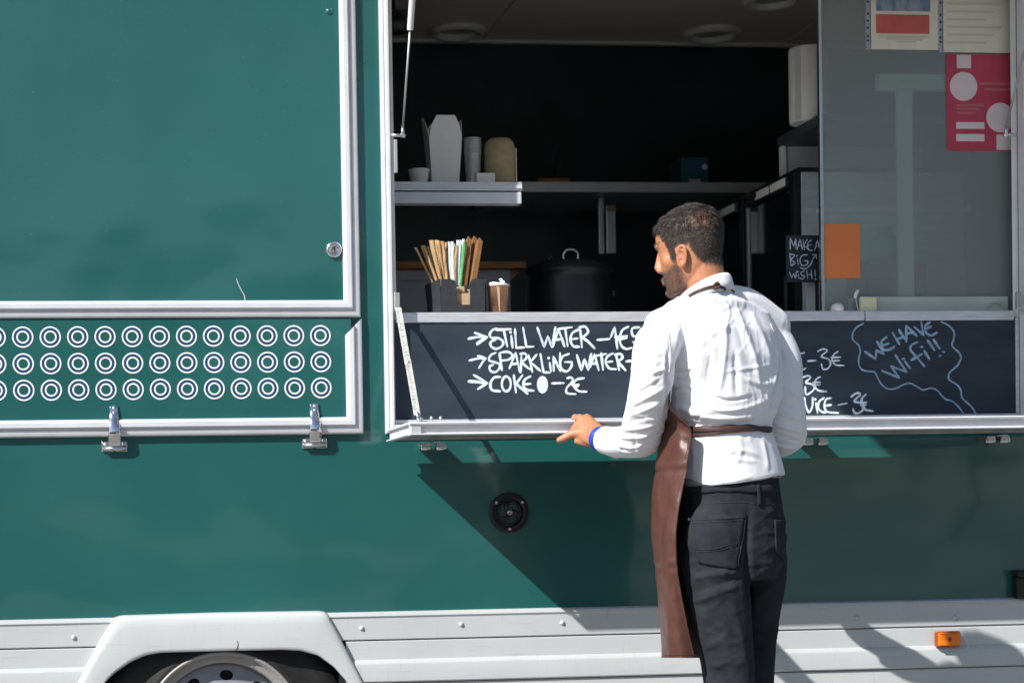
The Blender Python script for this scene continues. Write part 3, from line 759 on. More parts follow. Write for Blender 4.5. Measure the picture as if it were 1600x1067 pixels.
for q in range(HN):
    a = math.pi/2-0.08+2*math.pi*q/HN
    dx_, dz_ = mcx-math.cos(a)*HR_, mcz-math.sin(a)*HR_
    keep &= ((-dx_*math.sin(a)+dz_*math.cos(a))/(HW*1.15))**2+((dx_*math.cos(a)+dz_*math.sin(a))/(HW*0.88))**2 > 1
idx = np.arange(len(dr)*NA).reshape(len(dr),NA)
qd_ = np.stack([idx[:-1], np.roll(idx[:-1],-1,1), np.roll(idx[1:],-1,1), idx[1:]], -1)[keep]
us, inv = np.unique(qd_, return_inverse=True)
pv = np.stack([gx,gy,gz],-1).reshape(-1,3)[us]+np.array(WC)
dd = B(); dd.add([Vector(p) for p in pv.tolist()], [tuple(f) for f in inv.reshape(-1,4).tolist()])
o = dd.build('rim_disc', 'rim', wh, smooth=True, solid=0.004)
B().lathe([(0,0.075),(0.05,0.075),(0.058,0.068),(0.06,0.058)], WC, (0,-1,0), 40).build('hub_cap', 'rim', wh, smooth=True)
for q in range(5):
    a = q*2*math.pi/5+0.3
    B().lathe([(0,0.085),(0.009,0.083),(0.011,0.066)], WC+Vector((math.cos(a)*0.085,0,math.sin(a)*0.085)), (0,-1,0), 6).build('wheel_nut', 'dull_steel', wh)
B().lathe([(0,0.02),(WR*0.84,0.02),(WR*0.84,-0.03)], WC, (0,-1,0), 48).build('brake_drum', 'hole', wh)

# --- round black vent in the wall
vc = U(795, 800.5, -0.001); vr = 0.0575
vt = empty('wall_vent', vc); vt.parent = truck; vt.location = vc-ORG['food_truck']
B().lathe([(vr,0),(vr,0.006),(vr*0.985,0.0085),(vr*0.95,0.0095),(vr*0.72,0.0105),(vr*0.68,0.0085),(vr*0.66,0.0)], vc, (0,-1,0), 64).build('flange', 'black_plastic', vt, smooth=True)
B().lathe([(0,-0.004),(vr*0.67,-0.004)], vc, (0,-1,0), 48).build('back_disc', 'hole', vt)
B().lathe([(vr*0.60,0.0),(vr*0.62,0.009),(vr*0.57,0.012),(vr*0.53,0.009),(vr*0.53,0.0)], vc, (0,-1,0), 48).build('knob_ring', 'black_plastic', vt, smooth=True)
for k in range(3):
    a0 = R(88+120*k); pth = []
    for j in range(9):
        t = j/8; a = a0+R(62)*t*0.9; r = vr*(0.54-0.42*t)
        pth.append(vc+Vector((math.cos(a)*r, -0.010-0.003*t, math.sin(a)*r)))
    B().tube(pth, [0.0036+0.003*math.sin(math.pi*j/8) for j in range(9)], 10).build('vane', 'black_plastic', vt, smooth=True)
B().lathe([(0,0.016),(0.0060,0.0158),(0.0075,0.0145),(0.0075,0.006)], vc, (0,-1,0), 28).build('centre_boss', 'silver', vt, smooth=True)
B().prism([(vc.x-0.0055,vc.z-0.0005),(vc.x-0.0048,vc.z-0.004),(vc.x-0.001,vc.z-0.0055),(vc.x+0.001,vc.z-0.003),(vc.x-0.003,vc.z+0.002)], vc.y-0.0166, vc.y-0.0155).build('red_mark', 'red_dot', vt)
for a in (37, 143, 270):
    p = vc+Vector((math.cos(R(a))*vr*0.82,-0.0095,math.sin(R(a))*vr*0.82))
    B().lathe([(0,0.001),(0.0016,0.001),(0.0022,0.0022),(0.0038,0.0016),(0.0042,0)], p, (0,-1,0), 16).build('screw', 'silver', vt, smooth=True)
# --- black socket box at the right edge
b0 = U(1581,938,-0.001); b1 = U(1660,889,-0.001)
sb = empty('socket_box', b0); sb.parent = truck; sb.location = b0-ORG['food_truck']
B().box(b0.x, b1.x, -0.035, -0.001, b0.z+0.006, b1.z-0.02).build('body', 'black_plastic', sb, bevel=0.004)
B().box(b0.x-0.003, b1.x, -0.045, -0.001, b1.z-0.0195, b1.z).build('lid', 'black_plastic', sb, bevel=0.006, seg=3)
B().box(b0.x+0.022, b0.x+0.05, -0.0455, -0.0452, b1.z-0.012, b1.z-0.010).build('lid_mark', 'lamp_white', sb)
# --- amber side marker
m0 = U(1461,1010,-0.028); m1 = U(1498.5,985,-0.028)
ml = empty('side_marker_light', m0); ml.parent = truck; ml.location = m0-ORG['food_truck']
B().box(m0.x, m1.x, -0.040, -0.0205, m0.z, m1.z).build('base', 'amber_dark', ml, bevel=0.005, seg=3)
B().box(m0.x+0.003, m1.x-0.003, -0.047, -0.0395, m0.z+0.003, m1.z-0.003).build('lens', 'amber', ml, bevel=0.004, seg=3)
mc = (m0+m1)/2
B().lathe([(0,0.0015),(0.006,0.0015),(0.0072,0.0)], (mc.x,-0.047,mc.z), (0,-1,0), 6).build('reflector_boss', 'amber_dark', ml)
for k in range(9):
    B().box(m0.x+0.006+k*0.006, m0.x+0.009+k*0.006, -0.0476, -0.0468, m1.z-0.0085, m1.z-0.006).build('lens_rib', 'amber_dark', ml)
# adhesive smear mark round the lamp
arc = catmull([U(1499,990,-0.0242),U(1508,997,-0.0242),U(1512.5,1006,-0.0242),U(1512,1014,-0.0242)], 4)
B().tube(arc, 0.0007, 5).build('sealant_line', 'decal_white', ml)

# ================================================================== things inside the truck
# --- frosted sliding pane on the right of the opening
PY = 0.05
px0 = X(1282.5,250,PY); px1 = X(1594,250,PY)
pn = empty('sliding_window', (px0, PY, CT1)); pn.parent = truck; pn.location = Vector((px0,PY,CT1))-ORG['food_truck']
B().box(px0+0.004, px1+0.10, PY-0.002, PY+0.002, CT1+0.001, 2.55).build('pane', 'pane', pn)
B().box(px0-0.0055, px0+0.0035, PY-0.009, PY+0.009, CT1+0.001, 2.55).build('edge_profile', 'steel', pn, bevel=0.0015)

def sheet(px0_, py0_, px1_, py1_, y, th=0.0008):
    a = U(px0_, py1_, y); c = U(px1_, py0_, y)
    return (a.x, c.x, y-th, y, a.z, c.z)
def flat(name, rect, y, m, parent, th=0.0006):
    return B().box(*sheet(*rect, y, th)).build(name, m, parent)
PF = PY-0.0032
def print_disc(name, px, py, rpx, y, m, parent, clip=None):
    c = U(px, py, y); r = rpx/F*(c-CAM).dot(CF)
    pts = [(c.x+math.cos(k*math.pi/20)*r, c.z+math.sin(k*math.pi/20)*r) for k in range(40)]
    if clip is not None: pts = [(min(p[0], clip), p[1]) for p in pts]
    return B().prism(pts, y-0.0005, y).build(name, m, parent)
# orange card
o = B().box(*sheet(1288.5,349.5,1343,434.5,PF)).build('orange_card', 'orange_card')
tag(o, 'plain orange card stuck on the frosted pane', 'card')
# left document
d = empty('printed_notice', U(1353,78,PF), 'cream notice with blue and red print in punched plastic sleeve', 'notice')
flat('sheet', (1360,-60,1466,77.5), PF, 'poster_paper', d)
flat('sleeve_edge', (1352.5,-60,1359.5,79), PF, 'sleeve', d)
for py in (3,22,33,44,57,64): print_disc('punch_hole', 1356, py, 1.7, PF-0.0009, 'hole', d)
flat('blue_print', (1369,-22,1453,17.5), PF-0.0010, 'blurred_blue', d)
flat('red_block', (1369,24,1452,52.5), PF-0.0010, 'poster_red', d)
for k in range(3): flat('print_line', (1372+k*14,57+k*4,1452-k*10,59.3+k*4), PF-0.0010, 'grey_print', d)
# right document
d = empty('printed_notice', U(1467,83,PF), 'cream sheet of faint text in sleeve above the crimson poster', 'notice')
flat('sheet', (1473,-60,1577.5,82), PF-0.0012, 'poster_paper', d)
flat('sleeve_edge', (1466.5,-60,1472.5,83), PF-0.0012, 'sleeve', d)
for py in (5,24,35,47,59,66): print_disc('punch_hole', 1469.5, py, 1.6, PF-0.0021, 'hole', d)
for k in range(6): flat('print_line', (1480,6+k*12,1565-(k % 3)*12,8.3+k*12), PF-0.0022, 'grey_print', d)
# crimson poster
d = empty('crimson_poster', U(1479,236,PF), 'crimson poster with two pale discs and pale bars on the frosted pane', 'poster')
pc = sheet(1479.5,86,1585,235,PF)[1]
flat('sheet', (1479.5,86,1585,235.5), PF, 'poster_crimson', d)
flat('pale_square', (1495,86.5,1517,107), PF-0.0010, 'poster_pink', d)
print_disc('pale_disc', 1505.5, 135.5, 22.5, PF-0.0010, 'poster_pink', d)
print_disc('pale_disc', 1563, 184, 23, PF-0.0010, 'poster_pink', d, clip=pc-0.002)
flat('pale_bar', (1494,191.5,1538,201.5), PF-0.0010, 'poster_pink', d)
flat('pale_bar', (1494,210,1538,221), PF-0.0010, 'poster_pink', d)
flat('pale_square', (1557,211,1582,234.5), PF-0.0016, 'poster_pink', d)
for (a,y0,b_) in ((1530,129.5,1580),(1538,138.5,1580),(1495,163,1537),(1495,169,1530),(1495,175,1524)):
    flat('print_line', (a,y0,b_,y0+3.5), PF-0.0010, 'poster_rose', d)

# small things on the counter by the pane
c = U(1308,481.5,0.026); r = 0.0195
o = B().lathe([(r*math.cos(a*math.pi/16), r*0.95*math.sin(a*math.pi/16)) for a in range(-8,9)], (c.x,0.026,CT1+r*0.32), n=28).build('white_ball', 'paper', smooth=True)
o.location.z = CT1+r*0.9*0.35
tag(o, 'small white round ball on the counter left of the yellow pad', 'ball')
a = U(1341,482,0.035); e = U(1366,465,0.035)
pd = empty('sticky_note_pad', (a.x,0.03,CT1), 'small pale yellow pad leaning at the foot of the frosted pane', 'note pad')
MT['yellow'] = mat('pale_yellow_paper', (0.62,0.62,0.42), 0.8, var=0.08)
for k in range(3):
    B().box(a.x+0.0005*k, e.x-0.0005*k, 0.018+0.005*k, 0.0222+0.005*k, CT1+0.0005, e.z-0.002*k).build('sheet_block', 'yellow', pd, bevel=0.001)
cu = [U(1336,466,0.026),U(1336.5,462,0.024),U(1338,458,0.024),U(1341,453,0.028)]
tg = B(); P_ = catmull(cu, 4)
tg.grid([[p+Vector((-0.004,0,0.002)) for p in P_],[p+Vector((0.004,0,-0.003)) for p in P_]])
tg.tube([U(1337,467,0.028), Vector((U(1340,482,0.020).x,0.016,CT1))], 0.0006, 5)
tag(tg.build('paper_tag', 'paper', solid=0.001, smooth=True), 'curled white paper tag standing beside the yellow pad', 'tag')
wr = U(1556,481,0.03)
B().tube(catmull([(wr.x-0.03,0.03,CT1+0.001),(wr.x-0.015,0.03,CT1+0.018),(wr.x+0.005,0.03,CT1+0.022),(wr.x+0.022,0.03,CT1+0.014),(wr.x+0.03,0.03,CT1+0.001)],4), 0.0014, 6).build('wire_loop', 'dull_steel', smooth=True)
tag(bpy.data.objects['wire_loop'], 'thin bent wire loop on the counter near the right stay', 'wire')

# behind the pane
MT['sill'] = mat('pale_green_sill', (0.42,0.48,0.43), 0.5, var=0.08)
ry = 0.062
rk = empty('pale_glass_reflection', (U(1415,480,ry).x, ry, CT1), 'pale green T shape behind the frosted pane, a reflection built as solid bars', 'glass_reflection')  # stands for a reflection in the glass, built as solid pale bars
a = U(1404,470,ry); e = U(1426,140,ry)
B().box(a.x, e.x, ry, ry+0.010, CT1+0.03, e.z).build('post', 'glass_reflection', rk, bevel=0.003)
a = U(1372,141,ry); e = U(1482,117,ry)
B().box(a.x, e.x, ry-0.006, ry+0.02, a.z, e.z).build('top_bar', 'glass_reflection', rk, bevel=0.003)
a = U(1338,483,ry); e = U(1650,462,ry)
B().box(a.x, e.x, ry-0.005, ry+0.06, CT1+0.001, e.z).build('base_bar', 'glass_reflection', rk, bevel=0.003)
a = U(1362,483,0.036); e = U(1640,463,0.036)
B().box(a.x, min(e.x, OX1-0.014), 0.036, 0.046, CT1+0.001, e.z).build('sill', MT['sill'], pn, bevel=0.002)
my = 0.34
a = U(1345,480,my); e = U(1413,402,my)
mg = empty('counter_machine', (a.x,my,CT1), 'slate grey rounded machine on the counter behind the frosted pane', 'machine')
wd = e.x-a.x
B().prism([(a.x,CT1+0.001),(e.x,CT1+0.001),(e.x,e.z-0.05),(e.x-wd*0.1,e.z-0.02),(e.x-wd*0.3,e.z),(a.x+wd*0.25,e.z-0.005),(a.x,e.z-0.045)], my, my+0.10).build('body', 'machine_grey', mg, bevel=0.006)
B().box(a.x+wd*0.15, e.x-wd*0.15, my-0.004, my, CT1+0.02, e.z-0.065).build('front_panel', 'hole', mg)
gc = U(1382,388,0.44); gr = 0.055
o = B().lathe([(0.0,-gr),(gr*0.6,-gr*0.85),(gr*0.95,-gr*0.2),(gr*0.9,gr*0.35),(gr*0.45,gr*0.8),(gr*0.4,gr*1.2),(0,gr*1.2)], gc, n=28).build('green_bottle', mat('green_plastic',(0.03,0.26,0.14),0.4), smooth=True)
tag(o, 'blurred green bottle behind the grey machine and frosted pane', 'bottle')
B().box(gc.x-0.12, gc.x+0.12, 0.40, 0.459, CT1+0.10, gc.z-gr).build('bottle_shelf', 'machine_grey', truck)
wc = U(1452,452,0.30)
o = B().lathe([(0.026,-0.045),(0.045,-0.02),(0.055,0.02),(0.051,0.02),(0.04,-0.02),(0,-0.035)], (wc.x,0.30,CT1+0.046), n=32).build('white_bowl', 'paper', smooth=True)
tag(o, 'white bowl on the counter behind the pane, right of the T post', 'bowl')

# --- ovens on the right
def oven(y0, y1, label, near):
    nx = X(1250.5,370,0.5); a = Vector((nx, y0, CT1-0.5))
    ov = empty('convection_oven', (nx, y0, 1.0), label, 'oven', 'ovens on the right')
    ztp = U(1250,262,0.5).z
    B().box(nx+0.004, nx+0.55, y0, y1, 0.95, ztp-0.012).build('body', 'alu', ov, bevel=0.004)
    B().box(nx-0.008, nx+0.56, y0-0.006, y1+0.004, ztp-0.0115, ztp).build('top_plate', 'black_plastic', ov, bevel=0.002)
    B().box(nx-0.020, nx+0.003, y0-0.004, y0+0.034, 0.95, ztp-0.013).build('door_frame', 'black_plastic', ov, bevel=0.002)
    B().box(nx-0.020, nx+0.003, y1-0.02, y1, 0.95, ztp-0.013).build('door_frame', 'dull_steel', ov, bevel=0.002)
    B().box(nx-0.014, nx+0.002, y0+0.035, y1-0.021, 0.95, ztp-0.06).build('door_glass', 'oven_glass', ov)
    B().box(nx-0.030, nx+0.002, y0+0.035, y1-0.021, ztp-0.058, ztp-0.020).build('control_strip', 'black_plastic', ov, bevel=0.003)
    zz = ztp-0.030; L = y1-y0
    for (f0,f1) in ((0.10,0.40),(0.43,0.72)):
        B().box(nx-0.033, nx-0.0305, y0+L*f0, y0+L*f1, zz-0.020, zz+0.006).build('bright_plate', 'lamp_white', ov, bevel=0.002)
    B().tube([(nx-0.036,y0+L*0.70,zz-0.004),(nx-0.030,y0+L*0.70,zz-0.004)], 0.008, 16).build('knob', 'black_plastic', ov)
oven(0.50, 0.93, 'black glass oven with silver side right behind the big wish sign', True)
oven(0.96, 1.42, 'second black glass oven, deeper in the truck behind the man', False)
B().box(X(1250.5,370,0.5)-0.05, X(1250.5,370,0.5)+0.62, 0.49, 1.45, 0.782, 0.948).build('oven_bench', 'alu', truck, bevel=0.004)
# --- cupboard above the ovens
ux = X(1281,180,0.46); 
uz1 = U(1281,178,0.46).z; uz0 = U(1281,194,0.46).z
cp = empty('wall_cupboard', (ux,0.5,uz0), 'open grey wall cupboard above the oven with dark top board', 'cupboard')
B().box(ux, ux+0.5, 0.46, 0.82, uz0, uz1).build('top_board', 'machine_grey', cp, bevel=0.002)
B().box(ux+0.02, ux+0.5, 0.80, 0.815, uz0-0.26, uz0-0.0005).build('back_panel', 'grey_panel', cp)
B().box(ux+0.004, ux+0.018, 0.48, 0.815, uz0-0.26, uz0-0.0005).build('side_panel', 'card_white', cp) if False else None
B().box(ux+0.003, ux+0.0185, 0.79, 0.815, uz0-0.26, uz0-0.0005).build('corner_post', 'card_white', cp, bevel=0.001)
B().box(ux+0.004, ux+0.5, 0.47, 0.815, uz0-0.275, uz0-0.2605).build('bottom_board', 'grey_panel', cp)
rr_ = 0.062; rc = U(1276,187,0.60)
pr_ = empty('paper_towel_roll', (X(1235,180,0.60)+rr_, 0.60, uz1), 'white paper towel roll standing on the cupboard by the pane edge', 'paper roll')
hh = U(1250,77,0.60).z-uz1
q = ORG['paper_towel_roll']
B().lathe([(0.02,0),(rr_*0.96,0),(rr_,0.006),(rr_,hh-0.006),(rr_*0.97,hh),(0.02,hh),(0.02,0)], q, n=40).build('roll', 'paper', pr_, smooth=False)
autosmooth(pr_.children[0], 40)
B().box(q.x-rr_-0.0012, q.x-rr_+0.022, q.y-0.045, q.y-0.0435, q.z+0.002, q.z+hh-0.004).build('loose_end', 'paper', pr_)

# --- sign "make a big wish"
sy = 0.12
ZS = 4.268
convS = lambda p: U(1100+p[0]/ZS, 240+p[1]/ZS, sy-0.0016)
a = U(1229.5,441,sy); e = U(1285,367.5,sy)
ws = empty('wish_sign', ((a.x+e.x)/2, sy, CT1), 'small black chalk sign asking to make a big wish, beside the pane edge', 'sign')
B().box(a.x, e.x+0.012, sy, sy+0.006, a.z, e.z).build('board', 'board', ws, bevel=0.001)
for px in (1228,1277):
    c = X(px+2,460,sy)
    B().box(c-0.0045, c+0.0045, sy+0.008, sy+0.016, CT1+0.004, a.z+ (0.06 if px>1250 else 0.02)).build('stand_leg', 'black_plastic', ws, bevel=0.001)
B().box(X(1222,480,sy), X(1282,480,sy), sy-0.01, sy+0.05, CT1+0.0005, CT1+0.005).build('stand_base', 'black_plastic', ws, bevel=0.001)
WS = [('l',(575,640),(575,562),(600,620),(612,565),(614,636)),('l',(620,640),(640,570),(656,638)),('l',(627,615),(650,612)),('l',(660,572),(668,642)),('l',(690,570),(666,610),(700,645)),
 ('s',(715,580),(697,590),(690,618),(703,645),(722,645)),('l',(693,612),(718,608)),('l',(738,645),(755,580),(775,645)),('l',(744,620),(768,618)),
 ('l',(572,670),(580,745)),('s',(570,668),(605,680),(580,708),(607,728),(580,748)),('l',(622,702),(628,742)),('d',(620,682,5,5)),
 ('s',(690,675),(652,682),(640,718),(655,748),(688,738),(694,716)),('l',(694,716),(668,716)),('s',(640,760),(670,770),(700,752),(715,732),(728,700),(745,680)),('l',(722,676),(748,672),(750,702)),
 ('l',(570,790),(585,832),(597,800),(610,832),(616,785)),('l',(628,806),(632,832)),('d',(625,788,5,5)),('s',(668,785),(645,795),(652,810),(670,820),(657,836),(640,830)),
 ('l',(685,780),(690,836)),('l',(715,780),(719,836)),('l',(687,808),(717,806)),('l',(740,776),(742,818)),('d',(743,837,5,5))]
strokes('chalk_lettering', WS, convS, 0.0027, 'chalk', ws, sy-0.0016, 5)
o = B().box(X(1260,460,0.16), X(1279,460,0.16), 0.158, 0.162, CT1+0.0005, U(1270,425,0.16).z).build('price_card', 'grey_panel')
tag(o, 'pale lilac card standing behind the wish sign', 'card')

# --- aluminium shelf rail on the left and things standing on it
LY = 0.275
r0 = U(612,297.5,LY); r1 = U(816,284.5,LY)
lsx0 = OX0-0.5
ls = empty('hanging_rail', (lsx0,LY,r0.z), 'short aluminium double rail hanging at upper left of the opening', 'rail')
B().box(lsx0, r1.x, LY, LY+0.26, r0.z, r1.z).build('upper_rail', 'alu', ls, bevel=0.002)
B().box(lsx0, r1.x-0.001, LY-0.004, LY+0.01, r0.z+0.006, r1.z-0.010).build('lip', 'white_alu', ls, bevel=0.001)
q0 = U(612,318,LY); q1 = U(814.5,300.5,LY)
B().box(lsx0, q1.x, LY-0.002, LY+0.04, q0.z, q1.z).build('lower_rail', 'white_alu', ls, bevel=0.002)
B().box(lsx0, lsx0+0.03, LY+0.045, LY+0.075, q0.z, CZ).build('hanger', 'alu', ls)
SH = r1.z+0.0006
# oyster pail
def pail(px, y, sc_, label):
    c = Vector((X(px,280,y), y, SH)); k = F/(5.2+y)
    o = empty('takeaway_box', c, label, 'takeaway box')
    wb, wt, h1, h2 = 21/k*sc_, 26/k*sc_, 74/k*sc_, 108/k*sc_
    cor = lambda w_, z: [c+Vector((-w_,-w_*0.8,z)), c+Vector((w_,-w_*0.8,z)), c+Vector((w_,w_*0.8,z)), c+Vector((-w_,w_*0.8,z))]
    a, b_ = cor(wb,0.0), cor(wt,h1)
    body = B(); body.add(a+b_, [(0,1,2,3),(0,1,5,4),(1,2,6,5),(2,3,7,6),(3,0,4,7)])
    body.build('body', 'card_white', o, solid=0.0012)
    def flap(p, q2, out, hgt, ch):
        e = q2-p; n_ = out
        pts = [p, q2, q2-e*ch*0.3+n_*0.4+Vector((0,0,hgt*0.55)), q2-e*ch+n_+Vector((0,0,hgt)), p+e*ch+n_+Vector((0,0,hgt)), p+e*ch*0.3+n_*0.4+Vector((0,0,hgt*0.55))]
        B().add(pts, [tuple(range(6))]).build('flap', 'card_white', o, solid=0.0012)
    H = h2-h1; u = 5/k
    flap(b_[0], b_[1], Vector((0,-u,0)), H*1.0, 0.22)
    flap(b_[1], b_[2], Vector((u*0.4,0,0)), H*0.9, 0.30)
    flap(b_[2], b_[3], Vector((0,u,0)), H*0.9, 0.22)
    flap(b_[3], b_[0], Vector((-u*1.4,0,0)), H*1.0, 0.36)
pail(693, 0.37, 1.0, 'tall white takeaway carton with open flaps on the hanging rail')
c = Vector((X(655,280,0.36),0.36,SH)); k = F/5.56
o = B().lathe([(12.5/k,0),(17/k,24/k),(18/k,25/k),(17/k,26.5/k),(15/k,24/k),(11/k,1/k),(0,0.6/k)], c, n=32).build('paper_bowl', 'card_white', smooth=True)
tag(o, 'small white paper bowl left of the tall white carton', 'bowl')
c = Vector((X(739,280,0.36),0.36,SH))
o = empty('cup_stack', c, 'stack of silvery paper cups between the white carton and kraft tub', 'cups')
for i in range(9):
    z = i*3.0/k
    B().lathe([(10.5/k,z),(13.2/k,z+50/k),(13.9/k,z+50.6/k),(13.9/k,z+52/k),(12.8/k,z+52/k),(10.2/k,z+1/k)], c, n=28).build('cup', 'dull_steel', o, smooth=True)
c = Vector((X(781,280,0.38),0.38,SH))
o = empty('kraft_tub', c, 'rounded kraft brown tub on the hanging rail right of the cups', 'tub')
B().lathe([(0,0),(22/k,0),(23.5/k,4/k),(25/k,40/k),(25.5/k,58/k),(23/k,70/k),(17/k,77/k),(0,78/k)], c, n=36).build('body', 'card_brown', o, smooth=True)
B().box(c.x+25/k, c.x+26.2/k, c.y-0.012, c.y+0.01, c.z+1/k, c.z+62/k).build('seam', 'card_white', o)
a = U(745,283,0.32); e = U(773.5,265,0.32)
o = empty('small_carton', (a.x,0.32,SH), 'small cream carton in front of the kraft tub', 'carton')
B().box(a.x, e.x, 0.32, 0.35, SH, SH+18/k).build('body', 'card_white', o, bevel=0.001)
B().box(a.x+0.001, e.x-0.001, 0.319, 0.3198, SH+12/k, SH+17.5/k).build('lid_flap', 'card_white', o)

# --- long shelf at the back with its brackets
BY = 1.52
s0_ = U(780,300,BY); s1_ = U(1213,285.5,BY)
bs = empty('back_shelf', (s0_.x,BY,s0_.z), 'long grey shelf along the back of the truck', 'shelf')
B().box(s0_.x, s1_.x+0.3, BY, 1.955, s0_.z, s1_.z).build('board', 'alu', bs, bevel=0.003)
for px in (949,):
    bx = X(px,350,BY+0.1)
    B().box(bx-0.032, bx-0.012, BY+0.10, BY+0.13, U(px,397,BY+0.1).z, s0_.z-0.001).build('bracket', 'steel', bs, bevel=0.002)
    B().box(bx-0.006, bx+0.030, BY+0.09, BY+0.12, U(px,397,BY+0.1).z, U(px,322,BY+0.1).z).build('bracket', 'steel', bs, bevel=0.002)
    B().box(bx-0.004, bx+0.028, BY+0.085, BY+0.0895, U(px,331,BY+0.1).z, U(px,322,BY+0.1).z).build('bracket_cap', 'card_brown', bs)
bz = s1_.z+0.0006
a = U(1064,285,1.58); e = U(1107,246,1.58)
o = empty('teal_carton', (a.x,1.58,bz), 'teal printed carton with round button on the back shelf', 'carton')
B().box(a.x, e.x, 1.58, 1.72, bz, e.z).build('body', 'teal_box', o, bevel=0.003)
B().box(a.x+0.02, e.x-0.03, 1.577, 1.5795, bz+0.045, e.z-0.012).build('print', 'blue_print', o)
B().lathe([(0,0.004),(0.009,0.004),(0.011,0)], (e.x-0.015,1.58,bz+0.068), (0,-1,0), 18).build('button', 'paper', o, smooth=True)
B().box(a.x+0.03, a.x+0.075, 1.577, 1.5795, bz+0.004, bz+0.022).build('label', 'grey_panel', o)
a = U(838,285,1.6)
o = empty('wooden_tray', (a.x,1.6,bz), 'low wooden tray lying on the back shelf', 'tray')
B().box(a.x, a.x+0.12, 1.58, 1.80, bz, bz+0.012).build('base', 'wood', o, bevel=0.002)
for y in (1.575,1.801): B().box(a.x, a.x+0.12, y, y+0.008, bz, bz+0.022).build('side', 'wood', o, bevel=0.001)
a = U(862,283,1.7); e = U(886,222,1.7)
o = B().prism([(a.x,bz+0.013),(a.x+0.035,bz+0.013),(e.x,e.z),(e.x-0.03,e.z-0.02)], 1.70, 1.715).build('dark_folder', 'black_plastic', bevel=0.002)
tag(o, 'dark folder leaning upright in the wooden tray on the back shelf', 'folder')

# --- round black speaker top left
c = U(622,38,0.5)
o = empty('speaker', c, 'round black speaker fixed near the ceiling at the upper left', 'speaker')
B().lathe([(0.0,0.0),(0.030,0.0),(0.034,0.004),(0.040,0.05),(0.037,0.085),(0.0,0.09)], c-Vector((0.055,0,0)), (1,0,0.1), 32).build('body', 'black_plastic', o, smooth=True)
B().box(c.x-0.03, c.x-0.01, c.y-0.01, c.y+0.01, c.z+0.03, CZ).build('bracket', 'black_plastic', o)

# --- wood topped cabinet
WY = 1.05
a = U(600,421,WY); e = U(822,408,WY)
o = empty('wood_topped_cabinet', (a.x-0.3,WY,0.782), 'grey cabinet with oiled wood top inside the truck on the left', 'cabinet')
B().box(a.x-0.6, e.x, WY, WY+0.55, a.z+0.002, e.z).build('top', 'wood', o, bevel=0.004)
B().box(a.x-0.6, X(800,450,WY), WY+0.02, WY+0.5, 0.782, a.z+0.0015).build('body', 'grey_panel', o, bevel=0.003)
B().box(a.x-0.6, X(797,450,WY), WY+0.014, WY+0.0195, a.z-0.035, a.z-0.006).build('upper_panel', 'grey_panel', o)
B().prism([(X(801,430,WY),a.z+0.001),(e.x-0.012,a.z+0.001),(X(801,430,WY),a.z-0.035)], WY+0.03, WY+0.06).build('corbel', 'wood', o)

# --- black soup kettle
KY = 0.62; kc = U(889,487,KY); k = F/(5.2+KY)
o = empty('soup_kettle', (kc.x,KY,CT1-0.06), 'round black soup kettle with looped lid handle behind the counter', 'kettle')
zb = CT1-0.06; ztop = U(889,412,KY).z
Hk = ztop-zb
B().lathe([(0,0),(66/k,0),(70/k,0.02),(69/k,Hk*0.55),(67/k,Hk*0.8),(66/k,Hk*0.86),(71/k,Hk*0.87),(71/k,Hk*0.91),(64/k,Hk*0.95)], (kc.x,KY,zb), n=48).build('body', 'black_plastic', o, smooth=True)
B().lathe([(67/k,Hk*0.912),(66/k,Hk*0.95),(58/k,Hk*0.99),(46/k,Hk*1.01),(20/k,Hk*1.03),(0,Hk*1.035)], (kc.x,KY,zb), n=48).build('lid', 'black_plastic', o, smooth=True)
hc = Vector((kc.x+4/k,KY,zb+Hk*1.03))
B().tube(catmull([hc+Vector((-11/k,0,0)),hc+Vector((-12/k,0,10/k)),hc+Vector((-6/k,0,17/k)),hc+Vector((6/k,0,17/k)),hc+Vector((12/k,0,10/k)),hc+Vector((11/k,0,0))],5), 0.0045, 10).build('handle', 'steel', o, smooth=True)
B().box(hc.x-2/k, hc.x+19/k, KY-0.012, KY+0.012, hc.z-0.002, hc.z+0.003).build('handle_plate', 'steel', o, bevel=0.001)
B().tube([(kc.x-38/k,KY-0.02,zb+Hk*0.99),(kc.x-31/k,KY-0.02,zb+Hk*1.07),(kc.x-25/k,KY-0.02,zb+Hk*1.0)], 0.009, 10).build('hinge_knob', 'black_plastic', o, smooth=True)
B().box(kc.x+60/k, kc.x+74/k, KY-0.03, KY+0.03, zb+Hk*0.62, zb+Hk*0.70).build('side_handle', 'black_plastic', o, bevel=0.006)
B().box(kc.x-0.2, kc.x+0.2, 0.462, 0.9, zb-0.03, zb-0.0005).build('rear_worktop', 'alu', truck)

# --- straw caddy on the counter
cy0, cy1 = 0.0085, 0.095
ca = U(690,485.5,cy0); cbx = U(760.5,434,cy0)
cdy = empty('straw_caddy', ((ca.x+cbx.x)/2, cy0, CT1), 'black card caddy full of wrapped straws on the counter', 'caddy')
xa, xb, zc, ze = ca.x, cbx.x, CT1+0.0006, cbx.z
kk = F/5.208; PX = lambda p: ca.x+(p-690)/kk; PZ = lambda p: CT1+(486.5-p)/kk
fr = [(690,486),(760,486),(761,434),(745,433),(739,435.5),(736.5,440),(736.2,473),(734.5,475),(717,475),(714.8,473),(714.5,441),(711.5,436),(707,434),(690,433.5)]
B().prism([(PX(p[0]),max(zc,PZ(p[1]))) for p in fr], cy0, cy0+0.0025).build('front_panel', 'black_card', cdy)
B().add([(xa-0.002,cy0+0.003,ze-0.002),(xa,cy0+0.003,zc),(xa-0.022,cy1,zc),(xa-0.030,cy1,ze-0.010)], [(0,1,2,3)]).build('side_panel', 'black_card', cdy, solid=0.0022)
